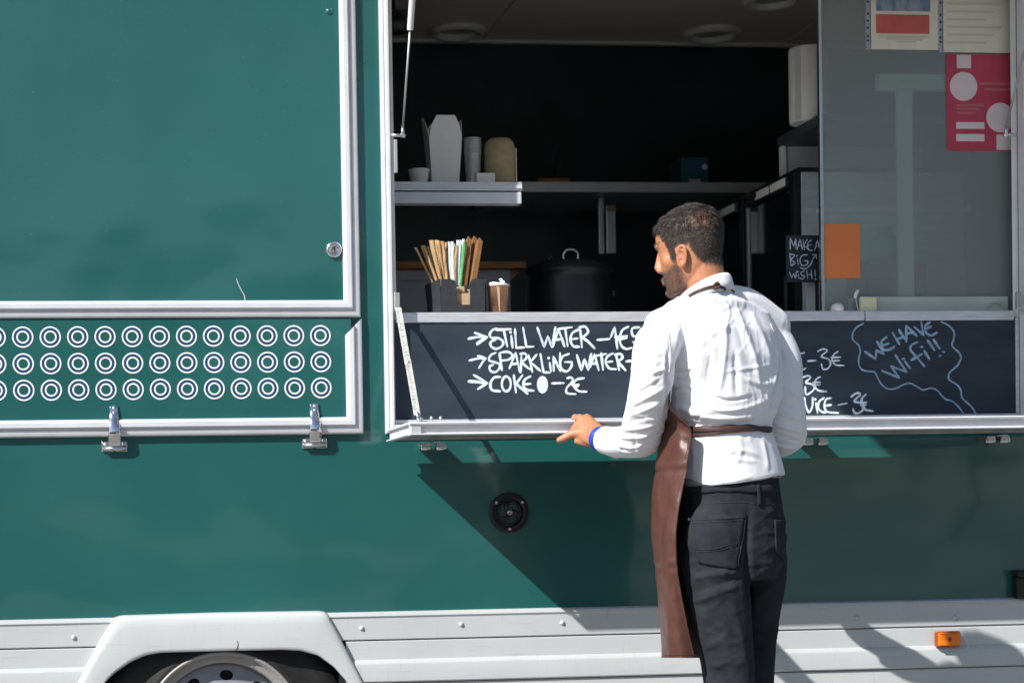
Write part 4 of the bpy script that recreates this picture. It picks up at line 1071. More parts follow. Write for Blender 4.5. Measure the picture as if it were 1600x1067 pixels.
B().add([(xb,cy0+0.003,ze-0.002),(xb,cy0+0.003,zc),(xb,cy1,zc),(xb,cy1,ze-0.012)], [(0,1,2,3)]).build('side_panel', 'black_card', cdy, solid=0.0022)
B().box(xa-0.022, xb, cy1+0.001, cy1+0.0032, zc, ze-0.004).build('rear_panel', 'black_card', cdy)
B().box(xa+0.001, xb-0.001, cy0+0.038, cy0+0.0402, zc, PZ(441)).build('divider', 'black_card', cdy)
MT['napkin'] = mat('kraft_napkin', (0.50,0.34,0.21), 0.85, var=0.1, vscale=40)
for k2, (a0,b0_,z0,z1,yy) in enumerate(((706,741,474,457,0.012),(706,730,460,446,0.02),(712,741,474,450,0.03))):
    o = B().prism([(PX(a0),PZ(z0)),(PX(b0_),PZ(z0)),(PX(b0_),PZ(z1)+0.004),(PX(a0),PZ(z1))], cy0+yy, cy0+yy+0.006).build('napkin', 'napkin', cdy, bevel=0.001)
    o.rotation_euler = (0,0.0,0)
rs = random.Random(3)
def straw(px_b, px_t, py_t, m, label, group, y, w_=2.6, env=False, crumple=True):
    y = 0.046+(y-0.13)*0.6; p0 = Vector((PX(px_b), y, CT1+0.012)); k5 = F/(5.2+y)
    p1 = Vector((U(px_t,py_t,y).x, y+rs.uniform(-0.006,0.006), U(px_t,py_t,y).z))
    t = (p1-p0); hw = w_*0.5/k5
    b_ = B(); rows = []
    n = 10
    for i in range(n+1):
        q = i/n; c = p0+t*q; wob = 1+rs.uniform(-0.08,0.08)
        ang = rs.uniform(-0.25,0.25)
        if crumple and q > 0.86: wob *= rs.uniform(0.8,1.5); c = c+Vector((rs.uniform(-1,1)*0.001,rs.uniform(-1,1)*0.0015,0))
        d = Vector((math.cos(ang),math.sin(ang),0))*hw*wob; e_ = Vector((-d.y,d.x,0)).normalized()*hw*0.42
        rows.append([c-d, c-d*0.5-e_, c+d*0.5-e_, c+d, c+d*0.5+e_, c-d*0.5+e_])
    vs2 = [p for r_ in rows for p in r_]; fs2 = []
    for i in range(n):
        for j in range(6): fs2.append((i*6+j, i*6+(j+1) % 6, (i+1)*6+(j+1) % 6, (i+1)*6+j))
    fs2 += [tuple(reversed(range(6))), tuple(range(n*6,n*6+6))]
    b_.add(vs2, fs2)
    o = b_.build('wrapped_straw' if not env else 'kraft_envelope', m)
    tag(o, label, 'straw' if not env else 'envelope', group)
TL, TG = 'tan paper wrapped straw standing in the black caddy', 'tan wrapped straws'
for (b0_, t0, y0, yy, w2) in ((704,649,387,0.16,3.8),(705,659,383.5,0.17,4),(704,663,383,0.14,4.6),(706,671,376,0.16,4.4),(704,674,376,0.13,5.2),(706,681,375.5,0.17,4.6),(706,684,376,0.14,4.8),(707,690,377.5,0.17,4),(708,692,378,0.135,6.0),(709,697,378.5,0.16,4.8),(712,713,384,0.13,4.6),(706,668,385,0.19,4)):
    straw(b0_, t0, y0, 'straw_tan', 'tan wrapped straw leaning farthest left out of the black caddy' if t0 == 649 else TL, TG, yy, w2)
TL, TG = 'white paper wrapped straw standing in the black caddy', 'white wrapped straws'
for (b0_, t0, y0, yy, w2) in ((709,688,387,0.18,3.4),(712,702,378,0.15,4.2),(714,706,378,0.13,4.8),(716,709.5,381,0.16,3.4),(718,716,375,0.14,4.6),(720,721,375,0.16,4.8)):
    straw(b0_, t0, y0, 'straw_white', TL, TG, yy, w2)
straw(721, 725.5, 378, 'straw_green', 'bright green wrapped straw between white straws and brown envelopes', 'green wrapped straws', 0.13, 5.0)
straw(722, 724, 374, 'straw_white', TL, TG, 0.15, 4.0)
def envelope(px_b, px_t, py_t, y, wpx, label):
    y = 0.048+(y-0.13)*0.7; k5 = F/(5.2+y); z0 = CT1+0.012; tp = U(px_t,py_t,y); b_x = PX(px_b); w2 = wpx/k5
    v = [Vector((b_x-w2*0.35,y,z0)), Vector((b_x+w2*0.35,y,z0)), Vector((tp.x+w2*0.55,y+0.01,tp.z-0.012)), Vector((tp.x+w2*0.1,y+0.01,tp.z)), Vector((tp.x-w2*0.55,y+0.02,tp.z-0.028)), Vector((b_x-w2*0.4,y+0.012,z0+0.02))]
    b_ = B(); b_.add(v, [(0,1,2,3),(0,3,4,5)])
    tag(b_.build('kraft_envelope', 'kraft_env', solid=0.0011), label, 'envelope', 'kraft envelopes in the caddy')
envelope(727, 731.5, 368, 0.13, 13, 'brown kraft envelope next to the green straw in the caddy')
envelope(733, 740.5, 367.5, 0.15, 14, 'middle brown kraft envelope of three in the caddy')
envelope(739, 749, 370, 0.13, 12, 'brown kraft envelope at the right end of the caddy')
# --- cup of sachets
cc = Vector((X(778.5,480,0.036),0.036,CT1+0.0006)); k = F/5.23
o = empty('kraft_cup', cc, 'brown kraft paper cup of white sachets beside the straw caddy', 'cup')
B().lathe([(0,0.001),(13.2/k,0.001),(13.6/k,0),(16.8/k,41.5/k),(17.6/k,42.2/k),(17.8/k,43.6/k),(16.8/k,44.2/k),(16.2/k,43/k),(13/k,2/k)], cc, n=40).build('body', 'copper_cup', o, smooth=True)
B().lathe([(16.9/k,42.0/k),(18/k,42.6/k),(18.1/k,44/k),(17/k,44.7/k),(16.3/k,44/k)], cc, n=40).build('rim', 'paper', o, smooth=True)
se = Vector((-2.2/k,0,0))
B().add([cc+Vector((-1.6/k,-13.5/k,0.5/k)),cc+Vector((-0.6/k,-13.9/k,0.5/k)),cc+Vector((-1.4/k,-17.1/k,39/k)),cc+Vector((-6.0/k,-16.7/k,41.5/k))],[(0,1,2,3)]).build('seam', mat('cup_seam',(0.50,0.31,0.21),0.5), o, solid=0.0006)
for i in range(11):
    an = rs.uniform(0,6.28); rr2 = rs.uniform(2,12)/k
    p = cc+Vector((math.cos(an)*rr2, math.sin(an)*rr2*0.9-2/k, rs.uniform(41,50)/k))
    a1 = rs.uniform(-1.1,1.1); a2 = rs.uniform(-0.8,0.8)
    ux_ = Vector((math.cos(a1)*math.cos(a2), math.sin(a2), math.sin(a1)*math.cos(a2))); vx = ux_.cross(Vector((0.2,-1,0.3))).normalized()
    nn = ux_.cross(vx).normalized(); L_, W_ = rs.uniform(8.5,11)/k, rs.uniform(3.6,4.8)/k
    rows = [[p+ux_*(L_*(a_-0.5))+vx*(W_*(b2-0.5))+nn*(0.0022*math.sin(math.pi*a_)*math.sin(math.pi*b2)*rs.uniform(0.6,1.4)) for b2 in (0,0.33,0.66,1)] for a_ in (0,0.08,0.3,0.55,0.8,0.92,1)]
    tag(B().grid(rows).build('paper_sachet', 'paper', solid=0.0008), 'white paper sachet heaped in the kraft cup', 'sachet', 'white sachets in the kraft cup')

# ================================================================== the man at the shelf
MT['skin'] = None
def skin_material():
    m = mat('skin', (0.44,0.192,0.102), 0.46, var=0.10, vscale=30, bump=0.06, bscale=160, sss=0.12)
    n = m.node_tree.nodes; l = m.node_tree.links; b = n['Principled BSDF']
    at = n.new('ShaderNodeAttribute'); at.attribute_name = 'mask'; at.attribute_type = 'GEOMETRY'
    sp = n.new('ShaderNodeSeparateColor'); l.new(at.outputs['Color'], sp.inputs[0])
    src = b.inputs['Base Color'].links[0].from_socket
    nz = n.new('ShaderNodeTexNoise'); nz.inputs['Scale'].default_value = 420; nz.inputs['Detail'].default_value = 2
    tc = n.new('ShaderNodeTexCoord'); l.new(tc.outputs['Object'], nz.inputs['Vector'])
    mr = n.new('ShaderNodeMapRange'); mr.inputs['From Min'].default_value = 0.35; mr.inputs['From Max'].default_value = 0.62
    l.new(nz.outputs['Fac'], mr.inputs['Value'])
    mu = n.new('ShaderNodeMath'); mu.operation = 'MULTIPLY'; l.new(sp.outputs['Red'], mu.inputs[0]); l.new(mr.outputs[0], mu.inputs[1])
    ad = n.new('ShaderNodeMath'); ad.operation = 'MULTIPLY_ADD'; ad.inputs[1].default_value = 0.45; l.new(sp.outputs['Red'], ad.inputs[0]); 
    m5 = n.new('ShaderNodeMath'); m5.operation = 'MULTIPLY'; m5.inputs[1].default_value = 0.5; l.new(mu.outputs[0], m5.inputs[0]); l.new(m5.outputs[0], ad.inputs[2])
    mx = n.new('ShaderNodeMixRGB'); mx.inputs[2].default_value = (0.045,0.034,0.028,1); l.new(ad.outputs[0], mx.inputs[0]); l.new(src, mx.inputs[1])
    m2 = n.new('ShaderNodeMixRGB'); m2.inputs[2].default_value = (0.030,0.022,0.018,1); l.new(sp.outputs['Green'], m2.inputs[0]); l.new(mx.outputs[0], m2.inputs[1])
    m3 = n.new('ShaderNodeMixRGB'); m3.inputs[2].default_value = (0.44,0.13,0.085,1); l.new(sp.outputs['Blue'], m3.inputs[0]); l.new(m2.outputs[0], m3.inputs[1])
    l.new(m3.outputs[0], b.inputs['Base Color'])
    return m
MT['skin'] = skin_material()
MT['shirt'] = weave(mat('white_cotton', (0.80,0.80,0.83), 0.75, sheen=0.1, var=0.012, vscale=30, bump=0.05, bscale=60), 900, 0.10)
MT['denim'] = weave(mat('black_denim', (0.023,0.026,0.032), 0.9, var=0.35, vscale=14, bump=0.2, bscale=45, spec=0.2), 1200, 0.35)
MT['apron'] = weave(mat('brown_satin', (0.080,0.031,0.023), 0.35, var=0.12, vscale=40, bump=0.42, bscale=24, stretch=(1,1,0.7), spec=0.5), 1000, 0.12)
MT['apron_tie'] = mat('dark_brown_tape', (0.050,0.022,0.020), 0.55, var=0.2, vscale=80)
MT['hair'] = mat('dark_hair', (0.016,0.013,0.012), 0.40)
_n = MT['hair'].node_tree.nodes; _a = _n.new('ShaderNodeAttribute'); _a.attribute_name = 'mask'; _r2 = _n.new('ShaderNodeValToRGB')
_r2.color_ramp.elements[0].color = (0.009,0.007,0.006,1); _r2.color_ramp.elements[1].color = (0.20,0.17,0.16,1)
MT['hair'].node_tree.links.new(_a.outputs['Fac'], _r2.inputs[0]); MT['hair'].node_tree.links.new(_r2.outputs[0], _n['Principled BSDF'].inputs['Base Color'])
MT['blue_band'] = mat('blue_wristband', (0.008,0.055,0.45), 0.45, var=0.2, vscale=90)
MT['thread'] = mat('dark_thread', (0.026,0.029,0.035), 0.8)
MT['grey_jersey'] = weave(mat('grey_jersey', (0.34,0.34,0.35), 0.9, var=0.12, vscale=60), 800, 0.2)
MT['eye'] = mat('eye_white', (0.75,0.72,0.68), 0.2)
MT['shoe'] = mat('black_leather', (0.015,0.014,0.013), 0.4, var=0.2)

def UM(px, py, y):
    return U(px, py, y-0.065*min(1.0, max(0.0, (-y-0.53)/0.18)))
man = empty('person', (UM(1140,900,-0.75).x, -0.75, 0), 'man with short dark hair, white shirt and brown apron, hand on the shelf', 'person')

def ellring(c, hw, hd, yaw, n=28, pitch=0.0, ex=2.0, tilt=None):
    """ring round c: hw across the body, hd front to back; yaw turns facing from +y towards -x"""
    f = Vector((-math.sin(yaw), math.cos(yaw), 0)); r = Vector((math.cos(yaw), math.sin(yaw), 0))
    if pitch: f = (f*math.cos(pitch)+Vector((0,0,1))*math.sin(pitch))
    out = []
    for k in range(n):
        t = 2*math.pi*k/n; cx_, sx_ = math.cos(t), math.sin(t)
        a = math.copysign(abs(cx_)**(2/ex), cx_); b = math.copysign(abs(sx_)**(2/ex), sx_)
        out.append(c+r*(a*hw)+f*(b*hd))
    return out
def loft(b_, rings):
    n = len(rings[0]); vs = [p for r_ in rings for p in r_]; fs = []
    for i in range(len(rings)-1):
        for k in range(n): fs.append((i*n+k, i*n+(k+1) % n, (i+1)*n+(k+1) % n, (i+1)*n+k))
    fs.append(tuple(reversed(range(n)))); fs.append(tuple(range((len(rings)-1)*n, len(rings)*n)))
    b_.add(vs, fs)
def limb(b_, pts, rad, n=20, sub=4):
    P = catmull(pts, sub); Rr = [Vector((r,0,0)) for r in rad]; Rr = [v.x for v in catmull(Rr, sub)]
    b_.tube(P, Rr, n)
    for p, r in ((P[0],Rr[0]),(P[-1],Rr[-1])):
        ball(b_, p, (r*0.99,)*3)
def ball(b_, c, rad, mtx=None, n=14):
    vs = []; fs = []; m = n//2+2
    for i in range(m+1):
        ph = math.pi*i/m
        for k in range(n):
            t = 2*math.pi*k/n
            v = Vector((math.sin(ph)*math.cos(t)*rad[0], math.sin(ph)*math.sin(t)*rad[1], math.cos(ph)*rad[2]))
            vs.append(Vector(c)+(mtx @ v if mtx is not None else v))
    for i in range(m):
        for k in range(n): fs.append((i*n+k, i*n+(k+1) % n, (i+1)*n+(k+1) % n, (i+1)*n+k))
    b_.add(vs, fs)
def remesh(b_, voxel, smooth_it=3, lam=0.5):
    """fuse overlapping solids into one surface; returns vertex array and faces"""
    me = bpy.data.meshes.new('tmp'); me.from_pydata([tuple(v) for v in b_.v], [], b_.f)
    bm = bmesh.new(); bm.from_mesh(me); bmesh.ops.remove_doubles(bm, verts=bm.verts, dist=1e-6); bmesh.ops.recalc_face_normals(bm, faces=bm.faces); bm.to_mesh(me); bm.free()
    o = bpy.data.objects.new('tmp', me); COL.objects.link(o)
    md = o.modifiers.new('r', 'REMESH'); md.mode = 'VOXEL'; md.voxel_size = voxel
    dg = bpy.context.evaluated_depsgraph_get(); ev = o.evaluated_get(dg); m2 = ev.to_mesh()
    n = len(m2.vertices); V = np.empty(n*3); m2.vertices.foreach_get('co', V); V = V.reshape(-1,3)
    Fc = [tuple(p.vertices) for p in m2.polygons]
    E = np.empty(len(m2.edges)*2, dtype=np.int64); m2.edges.foreach_get('vertices', E); E = E.reshape(-1,2)
    ev.to_mesh_clear(); bpy.data.objects.remove(o); bpy.data.meshes.remove(me)
    V = smoothv(V, E, smooth_it, lam)
    return V, Fc, E
def smoothv(V, E, it, lam=0.5, w=None):
    n = len(V); deg = np.bincount(E.ravel(), minlength=n).astype(float)[:,None]; deg[deg == 0] = 1
    for k in range(it):
        S = np.zeros_like(V); np.add.at(S, E[:,0], V[E[:,1]]); np.add.at(S, E[:,1], V[E[:,0]])
        d = (S/deg-V)*lam
        V = V+(d if w is None else d*w[:,None])
        # light inflation keeps the volume (Taubin)
        S = np.zeros_like(V); np.add.at(S, E[:,0], V[E[:,1]]); np.add.at(S, E[:,1], V[E[:,0]])
        d = (S/deg-V)*(-lam*0.52)
        V = V+(d if w is None else d*w[:,None])
    return V
def vnormals(V, Fc):
    q = np.array([f if len(f) == 4 else (*f, f[-1]) for f in Fc])
    nrm = np.cross(V[q[:,2]]-V[q[:,0]], V[q[:,3]]-V[q[:,1]])
    N = np.zeros_like(V)
    for k in range(4): np.add.at(N, q[:,k], nrm)
    return N/np.maximum(np.linalg.norm(N, axis=1, keepdims=True), 1e-12)
camv, cr, cu, cf = (np.array(x) for x in (CAM, CR, CU, CF))
def nproj(V):
    d = V-camv; w_ = d@cf
    return np.stack([CX+F*(d@cr)/w_, CY-F*(d@cu)/w_], 1)
def seg_dist(P, line):
    """distance (px) to a polyline, side sign and position along it"""
    best = np.full(len(P), 1e9); sg = np.zeros(len(P)); al = np.zeros(len(P)); L = [np.array(p, float) for p in line]
    tot = sum(np.linalg.norm(b-a) for a, b in zip(L[:-1], L[1:])); acc = 0
    for a, b in zip(L[:-1], L[1:]):
        d = b-a; ln = np.linalg.norm(d); t = np.clip(((P-a)@d)/ln**2, 0, 1); q = a+t[:,None]*d
        r = P-q; dist = np.linalg.norm(r, axis=1); s_ = np.sign(d[0]*r[:,1]-d[1]*r[:,0])
        m = dist < best; best[m] = dist[m]; sg[m] = s_[m]; al[m] = (acc+t[m]*ln)/tot; acc += ln
    return best, sg, al
def smooth_line(pts, k=6):
    return [(p.x, p.y) for p in catmull([Vector((a,b,0)) for a, b in pts], k)]
def folds(V, Nn, specs, facing=0.0):
    """specs: (polyline in photo pixels, half width px, height m, skew) pushed along the normal on the camera side"""
    P = nproj(V); vis = np.clip(((camv-V)*Nn).sum(1)/np.linalg.norm(camv-V, axis=1)*3+0.2, 0, 1)
    D = np.zeros(len(V))
    for (ln, wd, amp, skew) in specs:
        d, s_, al = seg_dist(P, smooth_line(ln) if len(ln) > 2 else ln)
        x = d*s_/wd
        g = np.exp(-np.abs(x)**1.35) - 0.45*np.exp(-((x-1.6)**2)*0.8) * (1+skew)*0.5*2*0.5 - 0.45*np.exp(-((x+1.6)**2)*0.8)*(1-skew)*0.5
        D += amp*g*np.clip(np.sin(np.pi*np.clip(al,0.02,0.98))*1.8, 0, 1)
    return V+Nn*(D*vis)[:,None]
def to_obj(name, V, Fc, m, parent, smooth=True, mask=None):
    org = np.array(ORG[parent.name]); me = bpy.data.meshes.new(name)
    me.from_pydata((V-org).tolist(), [], Fc); me.materials.append(MT[m])
    if smooth: me.polygons.foreach_set('use_smooth', [True]*len(me.polygons))
    if mask is not None:
        at = me.color_attributes.new('mask', 'FLOAT_COLOR', 'POINT')
        at.data.foreach_set('color', np.concatenate([mask, np.ones((len(mask),1))], 1).ravel().astype(np.float32))
    return link(name, me, ORG[parent.name], parent)

# ---- joints (photo pixels + depth)
YB = R(28)                           # body turned to his left
LSH = UM(1036,516,-0.845); LEL = UM(1006,676,-0.83); LWR = UM(941,683,-0.535)
RSH = UM(1209,522,-0.70);  REL = UM(1230,686,-0.70); RWR = Vector((UM(1190,690,-0.52).x, -0.50, UM(1190,690,-0.52).z))
LHIP = UM(1108,860,-0.80); RHIP = UM(1180,860,-0.70)
LKN = UM(1143,1120,-0.80); RKN = UM(1174,1120,-0.685)
LAN = Vector((UM(1146,1370,-0.78).x,-0.865,0.09)); RAN = Vector((UM(1182,1370,-0.69).x,-0.755,0.09))
torso = [ # py, px, depth, half width, half depth
 (458,1106,-0.815,0.050,0.046),(466,1106,-0.803,0.080,0.066),(475,1110,-0.788,0.120,0.084),(490,1116,-0.772,0.150,0.096),(520,1121,-0.772,0.164,0.112),(560,1126,-0.77,0.160,0.120),
 (600,1131,-0.765,0.147,0.122),(625,1130,-0.765,0.143,0.122),(648,1127,-0.762,0.134,0.116),(664,1128,-0.76,0.121,0.106),(676,1131,-0.76,0.118,0.104),(700,1134,-0.758,0.125,0.110),(728,1138,-0.757,0.131,0.115),(752,1140,-0.757,0.1345,0.119)]

# ---- head in its own frame: x to his right, y forward, z up
HY, HP = R(57), R(-9)
hf = Vector((-math.sin(HY)*math.cos(HP), math.cos(HY)*math.cos(HP), math.sin(HP)))
hr = Vector((math.cos(HY), math.sin(HY), 0)); hu = hr.cross(hf)
HC = UM(1079,390,-0.790)
HM = Matrix((hr, hf, hu)).transposed()
HS = 0.945
def hw(x, y, z): return HC+(hr*x+hf*y+hu*z)*HS
body = B()
HRG = [(-0.113,0.060,0.030,0.018),(-0.107,0.069,0.018,0.031),(-0.095,0.074,-0.008,0.045),(-0.075,0.0755,-0.042,0.055),(-0.05,0.078,-0.062,0.061),(-0.025,0.079,-0.074,0.0655),(0.0,0.078,-0.082,0.0685),
 (0.02,0.0835,-0.086,0.0705),(0.045,0.081,-0.088,0.0705),(0.07,0.070,-0.083,0.066),(0.088,0.052,-0.070,0.055),(0.101,0.026,-0.048,0.038),(0.107,0.004,-0.026,0.016)]
rings = []
for (z, yf, yb, wd) in HRG:
    c = (yf+yb)/2; hd = (yf-yb)/2; rg = []
    for k in range(36):
        t = 2*math.pi*k/36; ct, st = math.cos(t), math.sin(t)
        ex = 2.35
        rg.append(hw(math.copysign(abs(ct)**(2/ex),ct)*wd, c+math.copysign(abs(st)**(2/ex),st)*hd, z))
    rings.append(rg)
loft(body, rings)
# nose, brow, cheek bones, lips, chin
nz_ = []
for (y, z, a, h_) in ((0.078,0.020,0.006,0.006),(0.084,0.006,0.0075,0.008),(0.089,-0.012,0.009,0.010),(0.0945,-0.028,0.0125,0.011),(0.0915,-0.037,0.0145,0.010),(0.084,-0.044,0.010,0.008)):
    nz_.append([hw(math.cos(2*math.pi*k/14)*a, y-0.006+math.sin(2*math.pi*k/14)*h_, z+0.25*math.sin(2*math.pi*k/14)*h_) for k in range(14)])
loft(body, nz_)
for s in (-1,1):
    ball(body, hw(s*0.010,0.083,-0.037), (0.0085,0.009,0.007), HM)
    ball(body, hw(s*0.024,0.071,0.021), (0.024,0.0105,0.011), HM)
    ball(body, hw(s*0.036,0.046,-0.022), (0.024,0.022,0.026), HM)
ball(body, hw(0,0.074,-0.062), (0.022,0.0125,0.0055), HM); ball(body, hw(0,0.073,-0.071), (0.019,0.012,0.006), HM)
ball(body, hw(0,0.066,-0.098), (0.020,0.014,0.013), HM)
# ears
for s in (-1,1):
    ex_, ey, ez = s*0.0695, 0.006, -0.024
    def ep(u, v, d):    # u forward, v up, d outward
        u, v = u*0.80, v*0.76; return hw(ex_+s*(d*0.8-u*0.30)*0.9, ey+u*0.86, ez+v-u*0.15)
    hel = [ep(0.012,0.006,0.001),ep(0.014,0.018,0.004),ep(0.008,0.029,0.008),ep(-0.004,0.032,0.009),ep(-0.014,0.024,0.009),ep(-0.0165,0.010,0.008),ep(-0.0145,-0.006,0.007),ep(-0.009,-0.018,0.006),ep(-0.003,-0.026,0.005),ep(0.004,-0.030,0.004),ep(0.008,-0.025,0.002),ep(0.009,-0.016,0.000)]
    pth = catmull(hel, 4); rd = []
    for i in range(len(pth)):
        q = i/(len(pth)-1); rd.append(0.0036 if q < 0.62 else 0.0036+0.0024*math.sin(math.pi*min(1,(q-0.62)/0.36)))
    body.tube(pth, rd, 10)
    plate = [ep(math.cos(t)*0.0145-0.002, math.sin(t)*0.027+0.001, 0.0005) for t in [2*math.pi*k/20 for k in range(20)]]
    plate2 = [ep(math.cos(t)*0.010+0.001, math.sin(t)*0.021, -0.012) for t in [2*math.pi*k/20 for k in range(20)]]
    loft(body, [plate2, plate])
    body.tube(catmull([ep(0.002,0.020,0.004),ep(-0.008,0.012,0.006),ep(-0.0095,-0.004,0.005),ep(-0.004,-0.014,0.004)],4), 0.0026, 8)
    ball(body, ep(0.0105,-0.003,0.002), (0.004,0.0045,0.006), HM)
# neck
NB = UM(1099,464,-0.790)
n0 = hw(0,-0.022,-0.03); n1 = hw(0,-0.018,-0.085)
body.tube([n0, n1, n1.lerp(NB,0.55), NB, NB+Vector((0,0,-0.05))], [0.050,0.0505,0.0525,0.056,0.060], 22)
# sterno-mastoid cord from behind the ear
# trunk, legs and arms under the clothes
loft(body, [ellring(UM(px,py,y), a*0.88, d*0.86, YB, 24) for (py,px,y,a,d) in torso])
hipc = [(752,1140,-0.757,0.118,0.100),(800,1142,-0.757,0.122,0.108),(850,1143,-0.757,0.110,0.098)]
loft(body, [ellring(UM(px,py,y), a, d, YB, 24) for (py,px,y,a,d) in hipc])
for h_, k_, a_ in ((LHIP,LKN,LAN),(RHIP,RKN,RAN)):
    limb(body, [h_, h_.lerp(k_,0.5), k_, k_.lerp(a_,0.35), a_], [0.044,0.040,0.034,0.034,0.030], 16)
    ft = Vector((-math.sin(YB),math.cos(YB),0))
    limb(body, [a_+ft*-0.03+Vector((0,0,-0.04)), a_+ft*0.06+Vector((0,0,-0.045)), a_+ft*0.14+Vector((0,0,-0.06))], [0.036,0.036,0.024], 14)
limb(body, [LSH+Vector((0.03,0.02,-0.03)), UM(1024,545,-0.85), UM(1011,635,-0.82), UM(1003,676,-0.765)], [0.034,0.034,0.034,0.031], 16); limb(body, [UM(1003,676,-0.765), UM(984,689,-0.685), UM(962,688,-0.61), LWR], [0.030,0.029,0.0265,0.0255], 16)
limb(body, [RSH+Vector((-0.035,0,-0.03)), UM(1217,560,-0.705), UM(1226,650,-0.71), UM(1226,676,-0.69)], [0.034,0.034,0.034,0.031], 16); limb(body, [UM(1226,676,-0.69), UM(1207,690,-0.59), RWR], [0.030,0.029,0.026], 16)
# left hand closed over the shelf edge: palm, four fingers over the top, thumb along the front
def hp(px, py, y): return U(px, py, y)
SE = SY0
palm = [([(938,684,-0.53)],0.029,0.0215),([(926,678,-0.492)],0.033,0.0205),([(914,670,-0.462)],0.036,0.0195),([(905,662,-0.440)],0.036,0.0165)]
pr2 = []
ax = (hp(905,660,-0.44)-hp(938,684,-0.53)).normalized()
sdv = (hp(893,690,-0.455)-hp(906,652,-0.425)); sdv = (sdv-ax*sdv.dot(ax)).normalized(); nv = ax.cross(sdv).normalized()
for (c, a, d_) in palm:
    c = hp(*c[0]); pr2.append([c+sdv*(math.cos(2*math.pi*k/20)*a)+nv*(math.sin(2*math.pi*k/20)*d_) for k in range(20)])
loft(body, pr2)
limb(body, [LWR, hp(934,682,-0.52), hp(925,678,-0.492)], [0.0255,0.0255,0.022], 16)
top = SZ1
def finger(pts, r): limb(body, pts, r, 12, 4)
# index (uppermost knuckle), then the others lying behind it on the shelf top
finger([hp(917,662,-0.462), hp(906,653,-0.440), hp(902,656,-0.405), Vector((hp(899,664,-0.385).x,-0.385,top+0.010)), Vector((hp(897,667,-0.365).x,-0.365,top+0.009))], [0.0105,0.0112,0.0098,0.0090,0.0080])
finger([hp(921,664,-0.458), hp(914,655,-0.425), hp(909,656,-0.385), Vector((hp(905,664,-0.36).x,-0.355,top+0.010)), Vector((hp(903,666,-0.34).x,-0.33,top+0.009))], [0.0105,0.0110,0.0098,0.0090,0.0078])
finger([hp(928,668,-0.46), hp(923,659,-0.420), hp(918,659,-0.380), Vector((hp(914,664,-0.35).x,-0.345,top+0.010)), Vector((hp(912,666,-0.33).x,-0.322,top+0.009))], [0.0100,0.0105,0.0094,0.0086,0.0076])
finger([hp(933,674,-0.47), hp(930,664,-0.430), hp(926,663,-0.395), Vector((hp(923,665,-0.37).x,-0.365,top+0.009)), Vector((hp(921,666,-0.35).x,-0.345,top+0.008))], [0.0090,0.0092,0.0082,0.0075,0.0066])
# thumb
finger([hp(926,684,-0.495), hp(910,677,-0.472), hp(894,678,-0.458), hp(882,684,-0.450), hp(874,687.5,-0.446)], [0.0165,0.0150,0.0118,0.0108,0.0085])
# heel of the hand under the edge
finger([hp(930,692,-0.505), hp(915,690,-0.478), hp(902,689,-0.462)], [0.0150,0.0125,0.0090])
# right hand, relaxed, in front of him
rh = RWR; fd = Vector((-0.55,0.75,-0.15)).normalized(); sdr = Vector((0.6,0.4,0.2)).normalized(); nr = fd.cross(sdr).normalized(); sdr = nr.cross(fd)
loft(body, [[rh+fd*t+sdr*(math.cos(2*math.pi*k/16)*a)+nr*(math.sin(2*math.pi*k/16)*d_) for k in range(16)] for (t,a,d_) in ((-0.02,0.026,0.02),(0.02,0.034,0.018),(0.055,0.040,0.016),(0.085,0.040,0.013))])
for i, (o_, L_) in enumerate(((-0.030,0.075),(-0.010,0.085),(0.010,0.078),(0.029,0.062))):
    b0_ = rh+fd*0.08+sdr*o_
    finger([b0_, b0_+fd*L_*0.45-nr*0.006, b0_+fd*L_*0.8-nr*0.022, b0_+fd*L_*0.92-nr*0.042], [0.0095,0.009,0.0083,0.007])
finger([rh+fd*0.02-sdr*0.025, rh+fd*0.05-sdr*0.052-nr*0.01, rh+fd*0.085-sdr*0.060-nr*0.018], [0.0135,0.0115,0.0085])

V, Fc, E = remesh(body, 0.0026, 2, 0.5)
# masks in head space: red = stubble, green = hair, blue = red lips and shade painted in the ear hollow
HI = np.array(HM.transposed())/HS; q = (V-np.array(HC))@HI.T
hx, hy_, hz = q[:,0], q[:,1], q[:,2]
inhead = (np.abs(hx) < 0.1) & (hy_ > -0.13) & (hy_ < 0.12) & (hz > -0.14) & (hz < 0.13)
HLY = [-0.12,-0.088,-0.062,-0.040,-0.028,-0.018,-0.010,0.016,0.022,0.026,0.038,0.043,0.052,0.064,0.085,0.12]
HLZ = [-0.060,-0.059,-0.056,-0.050,-0.036,-0.014,0.002,0.004,-0.004,-0.028,-0.030,0.006,0.034,0.056,0.070,0.074]
hl = np.interp(hy_, HLY, HLZ)
jit = np.array([noise.noise(Vector(p)*120) for p in q])*0.005 if len(q) < 1 else 0
hair = np.clip((hz-hl)/0.010+0.5, 0, 1)*inhead
N0 = vnormals(V, Fc)
outward = np.abs(hx) < 0.0735           # keep the ear itself bare
earz = (np.abs(hx) > 0.061) & (hy_ > -0.014) & (hy_ < 0.024) & (hz > -0.052) & (hz < 0.003)
hair[earz] = 0
